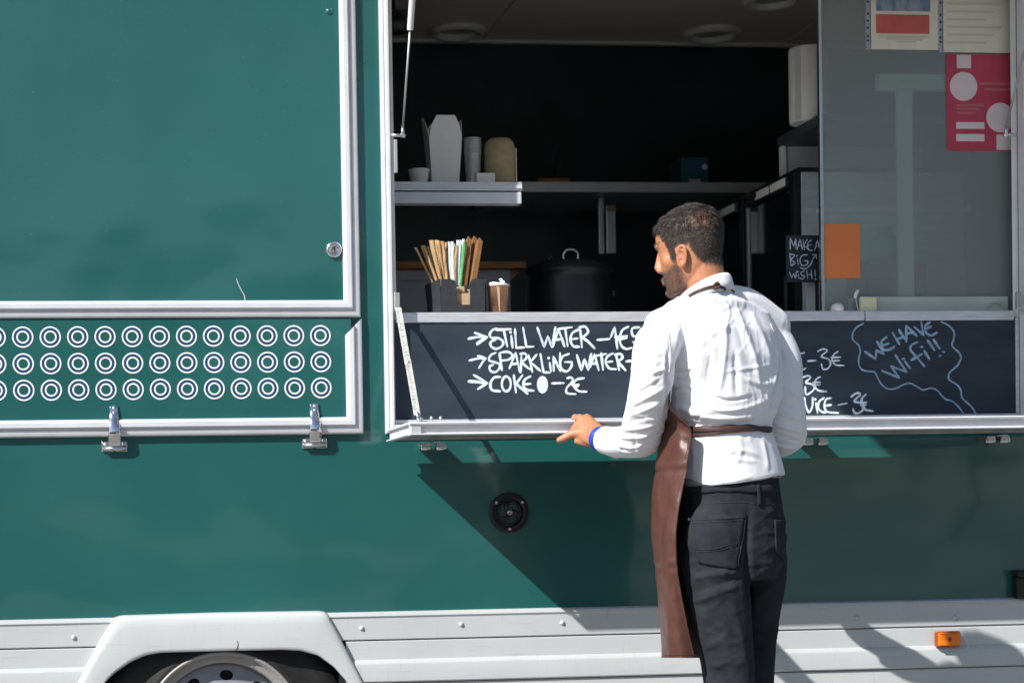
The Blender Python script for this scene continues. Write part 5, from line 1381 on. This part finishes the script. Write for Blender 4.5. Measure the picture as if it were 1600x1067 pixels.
# thin patch on the crown
_hit = BVHTree.FromPolygons([Vector(v) for v in V.tolist()], Fc).ray_cast(CAM, ray(1095,342))[0]
pc_ = HI@(np.array(_hit)-np.array(HC))
dpatch = np.linalg.norm((q-pc_)/np.array([0.030,0.030,0.024]), axis=1)
thin = np.clip(1.35-dpatch, 0, 1)*inhead
scalp = hair*(1-0.30*np.clip(thin*1.2,0,1))
jaw = np.interp(hy_, [-0.02,0.006,0.026,0.04,0.06,0.10], [-0.085,-0.065,-0.030,-0.036,-0.042,-0.045])
beard = np.clip((jaw-hz)/0.014+0.3, 0, 1)*np.clip((hy_-0.006)/0.018, 0, 1)*np.clip((hz+0.135)/0.02, 0, 1)*inhead
sideb = np.clip(1-np.abs(hy_-0.031)/0.010,0,1)*np.clip((0.02-hz)/0.01,0,1)*np.clip((hz+0.06)/0.02,0,1)*inhead
beard = np.clip(np.maximum(beard, sideb*0.9), 0, 1)
lips = np.clip(1-np.sqrt((hx/0.022)**2+((hz+0.0665)/0.0075)**2+((hy_-0.083)/0.012)**2),0,1)*inhead
beard *= (1-np.clip(lips*4,0,1)); beard[earz] = 0
lip_red_ear_shade = np.clip(lips*3,0,1)*0.8
concha = np.clip(1.4-np.sqrt(((hy_-0.0075)/0.0075)**2+((hz+0.026)/0.011)**2),0,1)*(np.abs(hx) > 0.062)*(np.abs(hx) < 0.082)*inhead  # ear hollow made redder, its shade put into the skin colour
lip_red_ear_shade = np.maximum(lip_red_ear_shade, concha*0.75)
ear_in = np.zeros(len(V)); 
mask = np.stack([beard*0.95, np.clip(scalp,0,1)*0.93, lip_red_ear_shade], 1)
bodyo = to_obj('body', V, Fc, 'skin', man, mask=mask)
# eyes and eyebrows
for s in (-1,1):
    b_ = B(); ball(b_, hw(s*0.029,0.0605,0.004), (0.011,0.011,0.011)); b_.build('eye', 'eye', man, smooth=True)
# ---- hair strands
rg = np.random.default_rng(4)
qf = np.array([f if len(f) == 4 else (*f, f[-1]) for f in Fc])
def strands(name, weight, count, length, width, flow, m, lift=0.45, seed=1, clump=0.22):
    rg = np.random.default_rng(seed)
    wf = weight[qf].mean(1)
    area = np.linalg.norm(np.cross(V[qf[:,2]]-V[qf[:,0]], V[qf[:,3]]-V[qf[:,1]]), axis=1)*0.5
    p = wf*area; p /= p.sum()
    idx = rg.choice(len(qf), count, p=p); uv = rg.random((count,2))
    a, b_, c, d = (V[qf[idx,k]] for k in range(4))
    P = (a*(1-uv[:,:1])+b_*uv[:,:1])*(1-uv[:,1:])+(d*(1-uv[:,:1])+c*uv[:,:1])*uv[:,1:]
    N = N0[qf[idx,0]]
    fl = flow((P-np.array(HC))@HI.T)@HI*HS
    fl = fl-N*(fl*N).sum(1,keepdims=True); fl /= np.maximum(np.linalg.norm(fl,axis=1,keepdims=True),1e-6)
    cl = np.stack([np.sin(P@np.array([310,140,90])+2*np.sin(P@np.array([60,190,40]))), np.sin(P@np.array([80,270,160])+1.3), np.sin(P@np.array([120,60,300])+.4)],1)
    dirv = fl*(1-lift*0.5)+N*lift+rg.normal(0,0.13,P.shape)+cl*clump; dirv /= np.linalg.norm(dirv,axis=1,keepdims=True)
    ln = (length((P-np.array(HC))@HI.T) if callable(length) else np.full(count,length))*rg.uniform(0.65,1.2,count)
    tipd = dirv*0.65+fl*0.6+rg.normal(0,0.15,P.shape); tipd /= np.linalg.norm(tipd,axis=1,keepdims=True)
    mid = P+dirv*(ln*0.5)[:,None]; tip = mid+tipd*(ln*0.5)[:,None]
    s1_v = np.cross(dirv, rg.normal(0,1,P.shape)); s1_v /= np.linalg.norm(s1_v,axis=1,keepdims=True); s2_v = np.cross(dirv, s1_v)
    vs = []; W = width*rg.uniform(0.7,1.3,count)[:,None]
    P = P-N*0.0008
    tri = [np.cos(t)*s1_v+np.sin(t)*s2_v for t in (0,2.094,4.189)]
    vs = np.stack([P+tri[0]*W,P+tri[1]*W,P+tri[2]*W, mid+tri[0]*W*0.8,mid+tri[1]*W*0.8,mid+tri[2]*W*0.8, tip],1).reshape(-1,3)
    base = (np.arange(count)*7)[:,None]
    qd = np.concatenate([base+np.array([i,(i+1) % 3,3+(i+1) % 3,3+i]) for i in range(3)],0)
    tr = np.concatenate([base+np.array([3+i,3+(i+1) % 3,6]) for i in range(3)],0)
    tone = np.repeat(np.clip(rg.beta(1.3,3.2,count),0,1),7); msk = np.stack([tone]*3,1)
    return to_obj(name, vs, [tuple(x) for x in qd.tolist()]+[tuple(x) for x in tr.tolist()], m, man, mask=msk)
def hflow(p):
    # away from the whorl on the crown, forward on top, down at the sides and back
    x, y, z = p[:,0], p[:,1], p[:,2]
    w_ = np.array([-0.01,-0.055,0.085]); r_ = p-w_; r_ /= np.maximum(np.linalg.norm(r_,axis=1,keepdims=True),1e-6)
    sw = np.cross(np.array([0,-0.5,0.86]), r_)
    f_ = r_+0.35*sw+np.array([0,0.25,0])*np.clip(z/0.08,0,1)[:,None]+np.array([0,-0.15,-0.6])*np.clip((0.06-z)/0.06,0,1)[:,None]
    return f_
def hlen(p):
    y, z = p[:,1], p[:,2]
    return 0.0042+0.0088*np.clip((z-0.015)/0.06,0,1)+0.008*np.clip((y-0.035)/0.03,0,1)*np.clip((z-0.05)/0.02,0,1)
hw_ = hair*(1-0.48*np.clip(thin*1.3,0,1))
strands('hair', hw_, 16000, hlen, 0.00055, hflow, 'hair', 0.36, 1)
strands('beard', beard**1.2, 5200, 0.0034, 0.00026, lambda p: np.stack([np.zeros(len(p)),0.3+0*p[:,1],-1+0*p[:,2]],1), 'hair', 0.7, 2, 0.2)
brow = (np.clip(1-np.abs(hz-0.026-0.10*np.clip(np.abs(hx)-0.03,-1,0))/0.0055,0,1)*np.clip(1-np.abs(np.abs(hx)-0.03)/0.022,0,1)*(hy_ > 0.05))*inhead
strands('eyebrows', brow, 500, 0.007, 0.00035, lambda p: np.stack([np.sign(p[:,0]),-0.3+0*p[:,1],0.15+0*p[:,2]],1), 'hair', 0.35, 3, 0.1)

# ---- shirt
shb = B()
loft(shb, [ellring(UM(px,py,y), a*(0.975 if py > 480 else 1), d*(0.97 if py > 480 else 1), YB, 40, ex=(2.55 if py > 485 else 2.0)) for (py,px,y,a,d) in torso])
def sleeve(pts, rad): limb(shb, pts, rad, 22, 5)
sleeve([LSH+Vector((0.02,0.02,-0.005)), UM(1024,545,-0.85), UM(1018,590,-0.855), UM(1011,635,-0.82), UM(1004,668,-0.775)], [0.056,0.0525,0.0490,0.0490,0.0500])
sleeve([UM(1004,668,-0.775), UM(1001,686,-0.745), UM(984,691,-0.685), UM(966,692,-0.625), UM(953,690,-0.585), UM(948.5,688,-0.562)], [0.050,0.0480,0.0440,0.0420,0.0385,0.0370])
sleeve([RSH+Vector((-0.02,0.0,-0.005)), UM(1217,560,-0.705), UM(1222,610,-0.712), UM(1228,655,-0.71), UM(1229,678,-0.69)], [0.056,0.0530,0.0500,0.0490,0.0490])
sleeve([UM(1229,678,-0.69), UM(1220,688,-0.64), UM(1205,692,-0.585), UM(1192,692,-0.53)], [0.048,0.045,0.041,0.036])
# shoulder slope fillers
limb(shb, [NB+Vector((-0.005,0.0,-0.045)), UM(1066,499,-0.80), UM(1036,512,-0.84)], [0.046,0.046,0.046], 18)
limb(shb, [NB+Vector((0.02,0.0,-0.02)), UM(1160,482,-0.735), UM(1205,510,-0.705)], [0.050,0.053,0.048], 18)
# cuff flare and the unbuttoned corner
cf0 = UM(953,698,-0.56)
loft(shb, [ellring(UM(958,700,-0.60),0.026,0.020,0.6,14), ellring(UM(960,712,-0.575),0.018,0.012,0.6,14), ellring(UM(963,718,-0.565),0.006,0.005,0.6,14)])
Vs, Fs, Es = remesh(shb, 0.0034, 6, 0.5)
Ns = vnormals(Vs, Fs)
spec = [
 # back panel drapes
 ([(1083,478),(1080,500),(1072,530)],5,0.0022,0),([(1102,474),(1106,500),(1114,540)],6,0.0026,0.3),([(1128,486),(1133,530),(1128,585),(1120,622)],8,0.0050,0.4),
 ([(1148,478),(1160,510),(1178,560),(1186,605)],8,0.0048,0.4),([(1170,486),(1192,530),(1207,575)],8,0.0040,0.3),([(1098,520),(1096,560),(1092,600)],9,0.0036,-0.2),
 ([(1112,545),(1105,590),(1100,622)],7,-0.0042,0),([(1148,545),(1150,590),(1152,622)],7,-0.0042,0),([(1062,500),(1056,530),(1052,570)],8,0.0035,0.2),
 ([(1130,581),(1165,576),(1208,570)],4,0.0022,0.5),([(1160,590),(1188,600),(1215,596)],6,0.0028,0.4),
 # pull from the left armpit
 ([(1043,588),(1058,582),(1084,580)],5,-0.0048,0),([(1044,604),(1062,600),(1088,604)],6,0.0050,0.3),([(1046,622),(1062,612),(1080,612)],5,0.0036,0),
 # blouse rolling over the apron tie
 ([(1040,634),(1075,640),(1105,650),(1150,652),(1195,640)],10,0.0080,0.2),([(1050,655),(1090,664),(1140,664),(1190,654)],6,-0.0050,0),
 ([(1092,628),(1120,640),(1160,638),(1205,622)],7,0.0050,0.4),([(1110,618),(1140,626),(1180,618)],5,-0.0032,0),([(1075,650),(1098,643),(1120,645)],4,0.0028,0),([(1160,655),(1180,648),(1200,640)],4,0.0030,0),
 # tail below the tie
 ([(1082,684),(1085,710),(1082,740)],6,0.0025,0),([(1105,700),(1130,706),(1165,704),(1190,715)],6,0.0028,0.3),([(1120,720),(1150,716),(1185,722)],5,0.0020,0),([(1150,680),(1158,700),(1150,725)],7,0.0022,0),([(1190,684),(1196,710),(1200,740)],6,0.0025,0),([(1100,735),(1135,745),(1180,742)],6,0.0022,0),
 # left sleeve
 ([(1045,545),(1042,580),(1041,615),(1040,648)],4,-0.0075,0.2),([(1028,540),(1022,580),(1018,610)],8,0.0032,0),([(1040,576),(1018,584),(992,600)],5,0.0048,0.4),([(1038,590),(1015,604),(985,622)],5,-0.0035,0),([(1036,606),(1012,620),(984,634)],6,0.0045,0.4),
 ([(1034,628),(1008,640),(978,650)],6,0.0050,0.4),([(1030,648),(1004,654),(972,662)],5,-0.0036,0),([(1032,660),(1006,668),(968,672)],6,0.0050,0.3),([(1022,676),(996,684),(960,682)],5,0.0044,0.3),
 ([(1010,690),(990,700),(962,694)],4,0.0040,0.2),([(1005,702),(985,708),(966,704)],4,0.0034,0),([(985,672),(992,690),(990,708)],4,-0.0030,0),([(967,674),(972,690),(968,706)],4,0.0030,0),
 # right sleeve
 ([(1221,540),(1219,580),(1209,615),(1203,650)],4,-0.0070,0.2),([(1226,545),(1236,575),(1242,600)],7,0.0032,0),([(1212,606),(1230,612),(1250,630)],5,0.0044,0.4),([(1208,626),(1228,632),(1254,650)],5,-0.0032,0),([(1206,640),(1230,648),(1256,664)],6,0.0046,0.4),
 ([(1206,660),(1228,668),(1255,676)],5,0.0042,0.3),([(1208,678),(1228,684),(1252,690)],5,-0.0030,0),([(1210,692),(1226,698),(1246,700)],4,0.0036,0.2),
 # yoke seam
 ([(1036,520),(1070,508),(1118,502),(1165,506),(1210,520)],2.2,-0.0012,0)]
spec = [(l_, w_*0.62, a_*(1.15 if 1046 < l_[0][0] < 1205 else 1.5 if l_[0][0] >= 1205 else 0.85), s_) for (l_, w_, a_, s_) in spec]
Vs = folds(Vs, Ns, spec)
Ns = vnormals(Vs, Fs)
# small crumples everywhere
def crease(p, fx, fz, ang):
    # sharp ridges along a slanted direction, broken up by a slow warp
    wx = noise.noise(Vector((p[0]*7, p[1]*7, p[2]*7)))*0.05; c_, s_ = math.cos(ang), math.sin(ang)
    u = (p[0]*c_+p[2]*s_)+wx; v = (-p[0]*s_+p[2]*c_)+wx*0.5
    n1_ = noise.noise(Vector((u*fx, p[1]*fx*0.6, v*fz)))
    g_ = max(0.0, noise.noise(Vector((p[0]*5+9, p[1]*5, p[2]*5)))+0.25)
    return max(0.0, 1-abs(n1_)*3.2)**2*g_
Pq = nproj(Vs); slv = ((Pq[:,0] < 1040) | ((Pq[:,0] > 1207) & (Pq[:,1] < 715)))
cr_ = np.array([(crease(p,34,9,0.25)*0.0030+crease(p,26,10,-0.5)*0.0022 if not s_ else crease(p,12,40,0.35)*0.0032+crease(p,14,34,-0.5)*0.0026)+noise.noise(Vector((p[0]*9+3,p[1]*9,p[2]*6)))*0.0020 for p, s_ in zip(Vs, slv)])
Vs = Vs+Ns*cr_[:,None]
# shirt tail hangs lower behind his left hip
Pp = nproj(Vs); tgt = np.interp(Pp[:,0], [1050,1068,1085,1110,1150,1190,1215,1230], [742,746,754,761,758,751,745,743])
Vs[:,2] -= np.clip((Pp[:,1]-700)/52, 0, 1.05)*(tgt-752)/656*(Ns[:,1] < 0.3)
Vs = smoothv(Vs, Es, 1, 0.3)
shirt = to_obj('shirt', Vs, Fs, 'shirt', man)
# collar: stand and folded leaf, open at the throat
rows_collar = []
cyw = YB+R(18)
f_ = Vector((-math.sin(cyw), math.cos(cyw), 0)); r_ = Vector((math.cos(cyw), math.sin(cyw), 0)); cc_ = UM(1100.5,453,-0.800)
for (h_, rx, ry) in ((-0.014,0.0640,0.0630),(0.004,0.0615,0.0610),(0.020,0.0592,0.0585),(0.029,0.0590,0.0580),(0.0315,0.0612,0.0602),(0.026,0.0648,0.0640),(0.010,0.0685,0.0680),(-0.008,0.0730,0.0725)):
    rw = []
    for k in range(57):
        t = R(-84)+R(348)*k/56            # starts and ends at the throat (front = -90 degrees)
        fr_ = max(0.0, -math.sin(t))
        rw.append(cc_+r_*(math.cos(t)*rx)-f_*(math.sin(t)*ry)+Vector((0,0,h_+0.003-0.030*(1-math.sin(t)))))
    rows_collar.append(rw)
nC = 57
collar_faces = [(i*nC+j, i*nC+j+1, (i+1)*nC+j+1, (i+1)*nC+j) for i in range(len(rows_collar)-1) for j in range(nC-1)]
B().grid(rows_collar).build('collar', 'shirt', man, smooth=True, solid=0.0015)

# ---- things lying on the cloth: strips and patches laid on by looking along the camera ray
def bvh(V, Fc): return BVHTree.FromPolygons([Vector(v) for v in V.tolist()], Fc)
T_sh = bvh(Vs, Fs)
def onto(tree, px, py, lift, fall=None):
    h = tree.ray_cast(CAM, ray(px, py))
    if h[0] is None:
        return fall
    return h[0]+h[1]*lift
def strip(tree, line, wpx, lift, name, m, parent, k=5, th=0.0014, extra=None):
    L = smooth_line(line, k) if len(line) > 2 else [(line[0][0]+(line[1][0]-line[0][0])*i/8, line[0][1]+(line[1][1]-line[0][1])*i/8) for i in range(9)]
    rows = []; last = None
    for i, p in enumerate(L):
        a = L[max(0,i-1)]; c = L[min(len(L)-1,i+1)]; d = Vector((c[0]-a[0], c[1]-a[1])).normalized(); n_ = Vector((-d.y, d.x))
        w_ = wpx*(1+0.12*math.sin(i*0.9))
        r_ = [onto(tree, p[0]+n_.x*w_*s, p[1]+n_.y*w_*s, lift) for s in (-0.5,-0.17,0.17,0.5)]
        if all(x is not None for x in r_): rows.append(r_)
    if len(rows) < 2: return None
    return B().grid(rows).build(name, m, parent, smooth=True, solid=th)
# seams of the shirt: yoke, sleeve heads, tail hem
for ln in ([(1036,498),(1046,530),(1047,565),(1043,600)],[(1204,506),(1216,535),(1219,570),(1212,606)],[(1082,752),(1110,757),(1150,754),(1205,744)]):
    strip(T_sh, ln, 0.9, 0.0003, 'seam', 'shirt', shirt, 8, 0.0006)
# ---- trousers
tb = B()
pel = [(742,1139,-0.757,0.1265,0.108),(760,1140,-0.757,0.1285,0.110),(785,1141,-0.757,0.1315,0.115),(815,1142,-0.757,0.1340,0.122),(850,1143,-0.757,0.1350,0.124),(880,1143,-0.757,0.1290,0.118),(905,1142,-0.757,0.112,0.102)]
loft(tb, [ellring(UM(px,py,y), a, d, YB, 30) for (py,px,y,a,d) in pel])
ball(tb, UM(1150,890,-0.755), (0.05,0.055,0.05))
# seat
ball(tb, UM(1117,838,-0.845), (0.072,0.048,0.088)); ball(tb, UM(1190,842,-0.790), (0.058,0.05,0.082))
limb(tb, [UM(1112,868,-0.80), UM(1117,910,-0.80), UM(1127,970,-0.803), UM(1136,1030,-0.803), UM(1142,1110,-0.80), UM(1144,1180,-0.80), UM(1146,1300,-0.80), UM(1147,1395,-0.80)], [0.088,0.0825,0.0720,0.0645,0.0580,0.0560,0.0540,0.0560], 24, 4)
limb(tb, [UM(1182,868,-0.70), UM(1182,910,-0.69), UM(1178,970,-0.685), UM(1175,1030,-0.683), UM(1174,1110,-0.68), UM(1176,1180,-0.685), UM(1180,1300,-0.69), UM(1182,1390,-0.69)], [0.074,0.071,0.0610,0.0560,0.0540,0.0530,0.0520,0.0550], 24, 4)
Vt, Ft, Et = remesh(tb, 0.0045, 4, 0.5)
Nt = vnormals(Vt, Ft)
tspec = [([(1168,800),(1166,850),(1168,900),(1174,960)],5,-0.0120,0),([(1075,905),(1110,898),(1150,892),(1165,886)],6,0.0048,0.4),([(1080,925),(1120,915),(1160,900)],6,-0.0035,0),
 ([(1078,940),(1115,930),(1158,912)],6,0.0040,0.3),([(1120,850),(1150,862),(1166,880)],6,0.0034,0),([(1090,960),(1125,975),(1150,1000)],8,0.0036,0.2),([(1090,985),(1110,1010),(1125,1050)],8,0.0036,0.2),
 ([(1140,930),(1155,980),(1165,1040)],7,0.0036,0.2),([(1068,890),(1075,930),(1090,985),(1100,1050)],5,0.0028,0.2),([(1170,790),(1190,800),(1215,795)],6,0.0026,0),([(1178,900),(1195,890),(1215,880)],5,0.0042,0.3),
 ([(1180,935),(1195,925),(1212,915)],5,0.0036,0.3),([(1064,820),(1075,850),(1085,885)],5,0.0022,0),([(1105,800),(1130,810),(1160,805)],6,0.0018,0),([(1150,830),(1160,850),(1165,870)],4,0.0030,0),([(1100,1010),(1130,1000),(1160,1010)],6,0.0030,0.3),([(1110,1045),(1140,1035),(1165,1040)],6,0.0030,0.3)]
Vt = folds(Vt, Nt, tspec); Nt = vnormals(Vt, Ft)
ct = np.array([crease(p,14,30,0.45)*0.0040+crease(p,14,26,-0.35)*0.0034+noise.noise(Vector((p[0]*12,p[1]*12,p[2]*8)))*0.0022 for p in Vt])
Vt = Vt+Nt*ct[:,None]
trousers = to_obj('trousers', Vt, Ft, 'denim', man)
T_tr = bvh(Vt, Ft)
# waistband, loops, yoke seam, pockets with stitching
strip(T_tr, [(1064,768),(1100,764),(1140,762),(1180,764),(1220,762)], 12, 0.0022, 'waistband', 'denim', trousers, 8, 0.003)
strip(T_tr, [(1062,786),(1110,786),(1160,784),(1180,788)], 1.2, 0.0012, 'seam', 'thread', trousers, 8, 0.0008)
strip(T_tr, [(1184,788),(1205,787),(1224,790)], 1.2, 0.0012, 'seam', 'thread', trousers, 8, 0.0008)
for x in (1183,):
    strip(T_tr, [(x,757),(x+1,772),(x+2,790)], 5, 0.0048, 'belt_loop', 'denim', trousers, 5, 0.002)
strip(T_tr, [(1071,757),(1069,770),(1068,779)], 5, 0.0048, 'belt_loop', 'denim', trousers, 5, 0.002)
def patch(tree, quad, lift, name, m, parent, th=0.0022, nu=12, nv=12):
    (a,b_,c,d) = [Vector(p) for p in quad]; rows = []
    for i in range(nv+1):
        r_ = []
        for j in range(nu+1):
            u, v = j/nu, i/nv; p = (a*(1-u)+b_*u)*(1-v)+(d*(1-u)+c*u)*v
            h = onto(tree, p.x, p.y, lift)
            r_.append(h)
        rows.append(r_)
    if any(x is None for r_ in rows for x in r_): return None
    return B().grid(rows).build(name, m, parent, smooth=True, solid=th)
pk = patch(T_tr, [(1079,809),(1166,804),(1152,890),(1092,880)], 0.0022, 'back_pocket', 'denim', trousers)
for ln in ([(1080,813),(1120,811),(1165,808)],[(1081,817),(1120,815),(1164,812)],[(1082,812),(1087,845),(1094,878)],[(1163,812),(1158,850),(1151,886)],[(1094,876),(1120,882),(1150,887)],[(1090,857),(1115,857),(1160,845)],[(1090,860),(1115,860),(1159,849)]):
    strip(T_tr, ln, 0.9, 0.0042, 'stitching', 'thread', trousers, 6, 0.0005)
patch(T_tr, [(1209,812),(1226,812),(1224,878),(1211,862)], 0.0022, 'back_pocket', 'denim', trousers)
for ln in ([(1210,814),(1218,813),(1226,814)],[(1210,816),(1210.5,840),(1212,860)],[(1211,858),(1218,858),(1225,857)],[(1211,861),(1218,861),(1225,860)]):
    strip(T_tr, ln, 0.9, 0.0042, 'stitching', 'thread', trousers, 6, 0.0005)
rv = onto(T_tr, 1077.5, 811.5, 0.002)
if rv is not None:
    b_ = B(); ball(b_, rv, (0.0036,0.0036,0.0036)); b_.build('rivet', 'silver', trousers, smooth=True)
strip(T_tr, [(1061,800),(1062,850),(1072,910),(1088,975),(1100,1040),(1106,1066)], 1.3, 0.0012, 'side_seam', 'thread', trousers, 8, 0.0008)
# jersey hem showing under the shirt
jh = [ellring(UM(1140,py,-0.757), a, d, YB, 40) for (py,a,d) in ((738,0.1295,0.1115),(748,0.1302,0.1125),(758,0.1308,0.1132))]
for p in jh[2]: p.z += np.interp(proj(p)[0], [1060,1075,1110,1140,1220], [-12,-11,-4,8,12])/656
jb = B(); jb.grid([r_+[r_[0]] for r_ in jh])
jo = jb.build('undershirt_hem', 'grey_jersey', man, smooth=True, solid=0.002)
# shoes
for a_ in (LAN, RAN):
    ft = Vector((-math.sin(YB),math.cos(YB),0)); sb_ = B()
    limb(sb_, [a_+Vector((0,0,0.0))-ft*0.02, a_+ft*0.0+Vector((0,0,-0.04)), a_+ft*0.08+Vector((0,0,-0.045)), a_+ft*0.18+Vector((0,0,-0.056))], [0.048,0.047,0.045,0.032], 16)
    V5, F5, E5 = remesh(sb_, 0.008, 2); V5[:,2] = np.maximum(V5[:,2], 0.001)
    to_obj('shoe', V5, F5, 'shoe', man)

# ---- apron: sheet round the front from his left side to his right
ctl = [ # py, rear-left edge px, left silhouette px, right rear px
 (600,1046,1042,1200),(632,1047,1039,1202),(648,1060,1036,1203),(668,1078.5,1033,1203),(700,1076,1029,1205),(740,1071,1024.5,1207),(780,1064,1021,1209),(820,1057.5,1019.5,1211),(860,1056.5,1021,1211),(900,1060,1024.5,1211),(940,1066,1028,1210),(980,1075,1031,1210),(1026,1086,1034,1209)]
rows = []
for (py, pr3, pl3, pq) in ctl:
    A = UM(pr3, py+ (4 if py<700 else 0), -0.875+0.03*max(0,(py-850)/180)); Bq = UM(pl3, py, -0.765)
    A2 = UM(pr3*0.55+pl3*0.45, py, -0.845); 
    C_ = UM(pl3+10, py, -0.67); D_ = UM(pl3+50, py, -0.610); E_ = UM(1120, py, -0.580); G_ = UM(1170, py, -0.575); H_ = UM(pq-4, py, -0.60); I_ = UM(pq, py, -0.635)
    rows.append(catmull([A,A2,Bq,C_,D_,E_,G_,H_,I_], 14))
# smooth rows along the height
cols = list(zip(*rows)); cols = [catmull(c, 9) for c in cols]; rows = [list(r_) for r_ in zip(*cols)]
nr_ = len(rows)
def apron_fold(p, i, j):
    v = noise.noise(Vector((p.x*14, p.y*14, p.z*5)))*0.007+noise.noise(Vector((p.x*30+p.z*20, p.y*30, p.z*10)))*0.0032+crease(p,20,16,0.6)*0.003
    z = p.z
    for z0, a_ in ((UM(1040,728,-0.8).z,0.003),(UM(1040,878,-0.8).z,0.0026)):
        v += a_*math.exp(-((z-z0)/0.006)**2)-a_*math.exp(-((z-z0+0.012)/0.008)**2)
    v += 0.004*math.sin(p.y*40+p.z*9)*min(1,i/20)
    return v
for i, r_ in enumerate(rows):
    for j, p in enumerate(r_):
        n_ = Vector((-0.8,-0.6,0)) if j < 42 else Vector((0,1,0))
        rows[i][j] = p+n_*apron_fold(p, i, j)*(0.55 if j < 2 else 1.0)
apr = B().grid(rows).build('apron', 'apron', man, smooth=True, solid=0.0016)
hem = [r_[0] for r_ in rows]
B().tube(hem, 0.0016, 6).build('hem', 'apron', apr, smooth=True)
B().tube(rows[-1], 0.0018, 6).build('hem', 'apron', apr, smooth=True)
# tie round the waist, neck strap and its knot
strip(T_sh, [(1074,671),(1100,671),(1140,670),(1175,669),(1204,672)], 9.0, 0.0035, 'waist_tie', 'apron_tie', apr, 8, 0.003)
strip(T_sh, [(1076,680),(1110,678),(1150,674),(1180,672)], 3.5, 0.0045, 'waist_tie', 'apron_tie', apr, 8, 0.0025)
# neck strap follows the outside of the collar
CL = BVHTree.FromPolygons([p for r_ in rows_collar for p in r_], collar_faces)
def strap(line, wpx, name):
    L = smooth_line(line, 5); rws = []
    for i, p in enumerate(L):
        a = L[max(0,i-1)]; c = L[min(len(L)-1,i+1)]; d = Vector((c[0]-a[0], c[1]-a[1])).normalized(); n_ = Vector((-d.y, d.x))
        r_ = []
        for s in (-0.5,0.0,0.5):
            q1 = CL.ray_cast(CAM, ray(p[0]+n_.x*wpx*s, p[1]+n_.y*wpx*s)); q2 = T_sh.ray_cast(CAM, ray(p[0]+n_.x*wpx*s, p[1]+n_.y*wpx*s))
            c_ = [q for q in (q1,q2) if q[0] is not None]
            if not c_: r_ = None; break
            h = min(c_, key=lambda q: q[3]); r_.append(h[0]-ray(*p)*0.004)
        if r_: rws.append(r_)
    if len(rws) > 1: return B().grid(rws).build(name, 'apron_tie', apr, smooth=True, solid=0.0022)
strap([(1076,463),(1088,456),(1103,450),(1118,447),(1128,449),(1134,452.5)], 4.2, 'neck_strap')
kn = CL.ray_cast(CAM, ray(1118,447)); kp = kn[0] if kn[0] is not None else U(1118,447,-0.84)
b_ = B()
for k in range(3):
    a_ = k*1.05; pts = [kp+Vector((math.cos(t)*0.0072*math.cos(a_)+math.sin(t)*0.002, -0.008+math.sin(t*2+k)*0.003, math.sin(t)*0.0062+math.cos(t)*0.003*math.sin(a_))) for t in [2*math.pi*i/14 for i in range(14)]]
    b_.tube(pts, 0.0030, 8, closed=True)
b_.build('neck_knot', 'apron', apr, smooth=True)
# wristband
wb = B(); ax2 = (U(945,686,-0.55)-U(936,684,-0.52)).normalized()
c = U(939.5,686,-0.533); e1 = ax2.orthogonal().normalized(); e2 = ax2.cross(e1)
prof_ = []
for i in range(40):
    t = 2*math.pi*i/40; rad = e1*math.cos(t)+e2*math.sin(t)
    prof_.append([c+rad*0.0292-ax2*0.0095, c+rad*0.0314-ax2*0.008, c+rad*0.0314+ax2*0.006, c+rad*0.0292+ax2*0.008])
prof_.append(prof_[0])
wb.grid(prof_).build('wristband', 'blue_band', man, smooth=True, solid=0.0015)
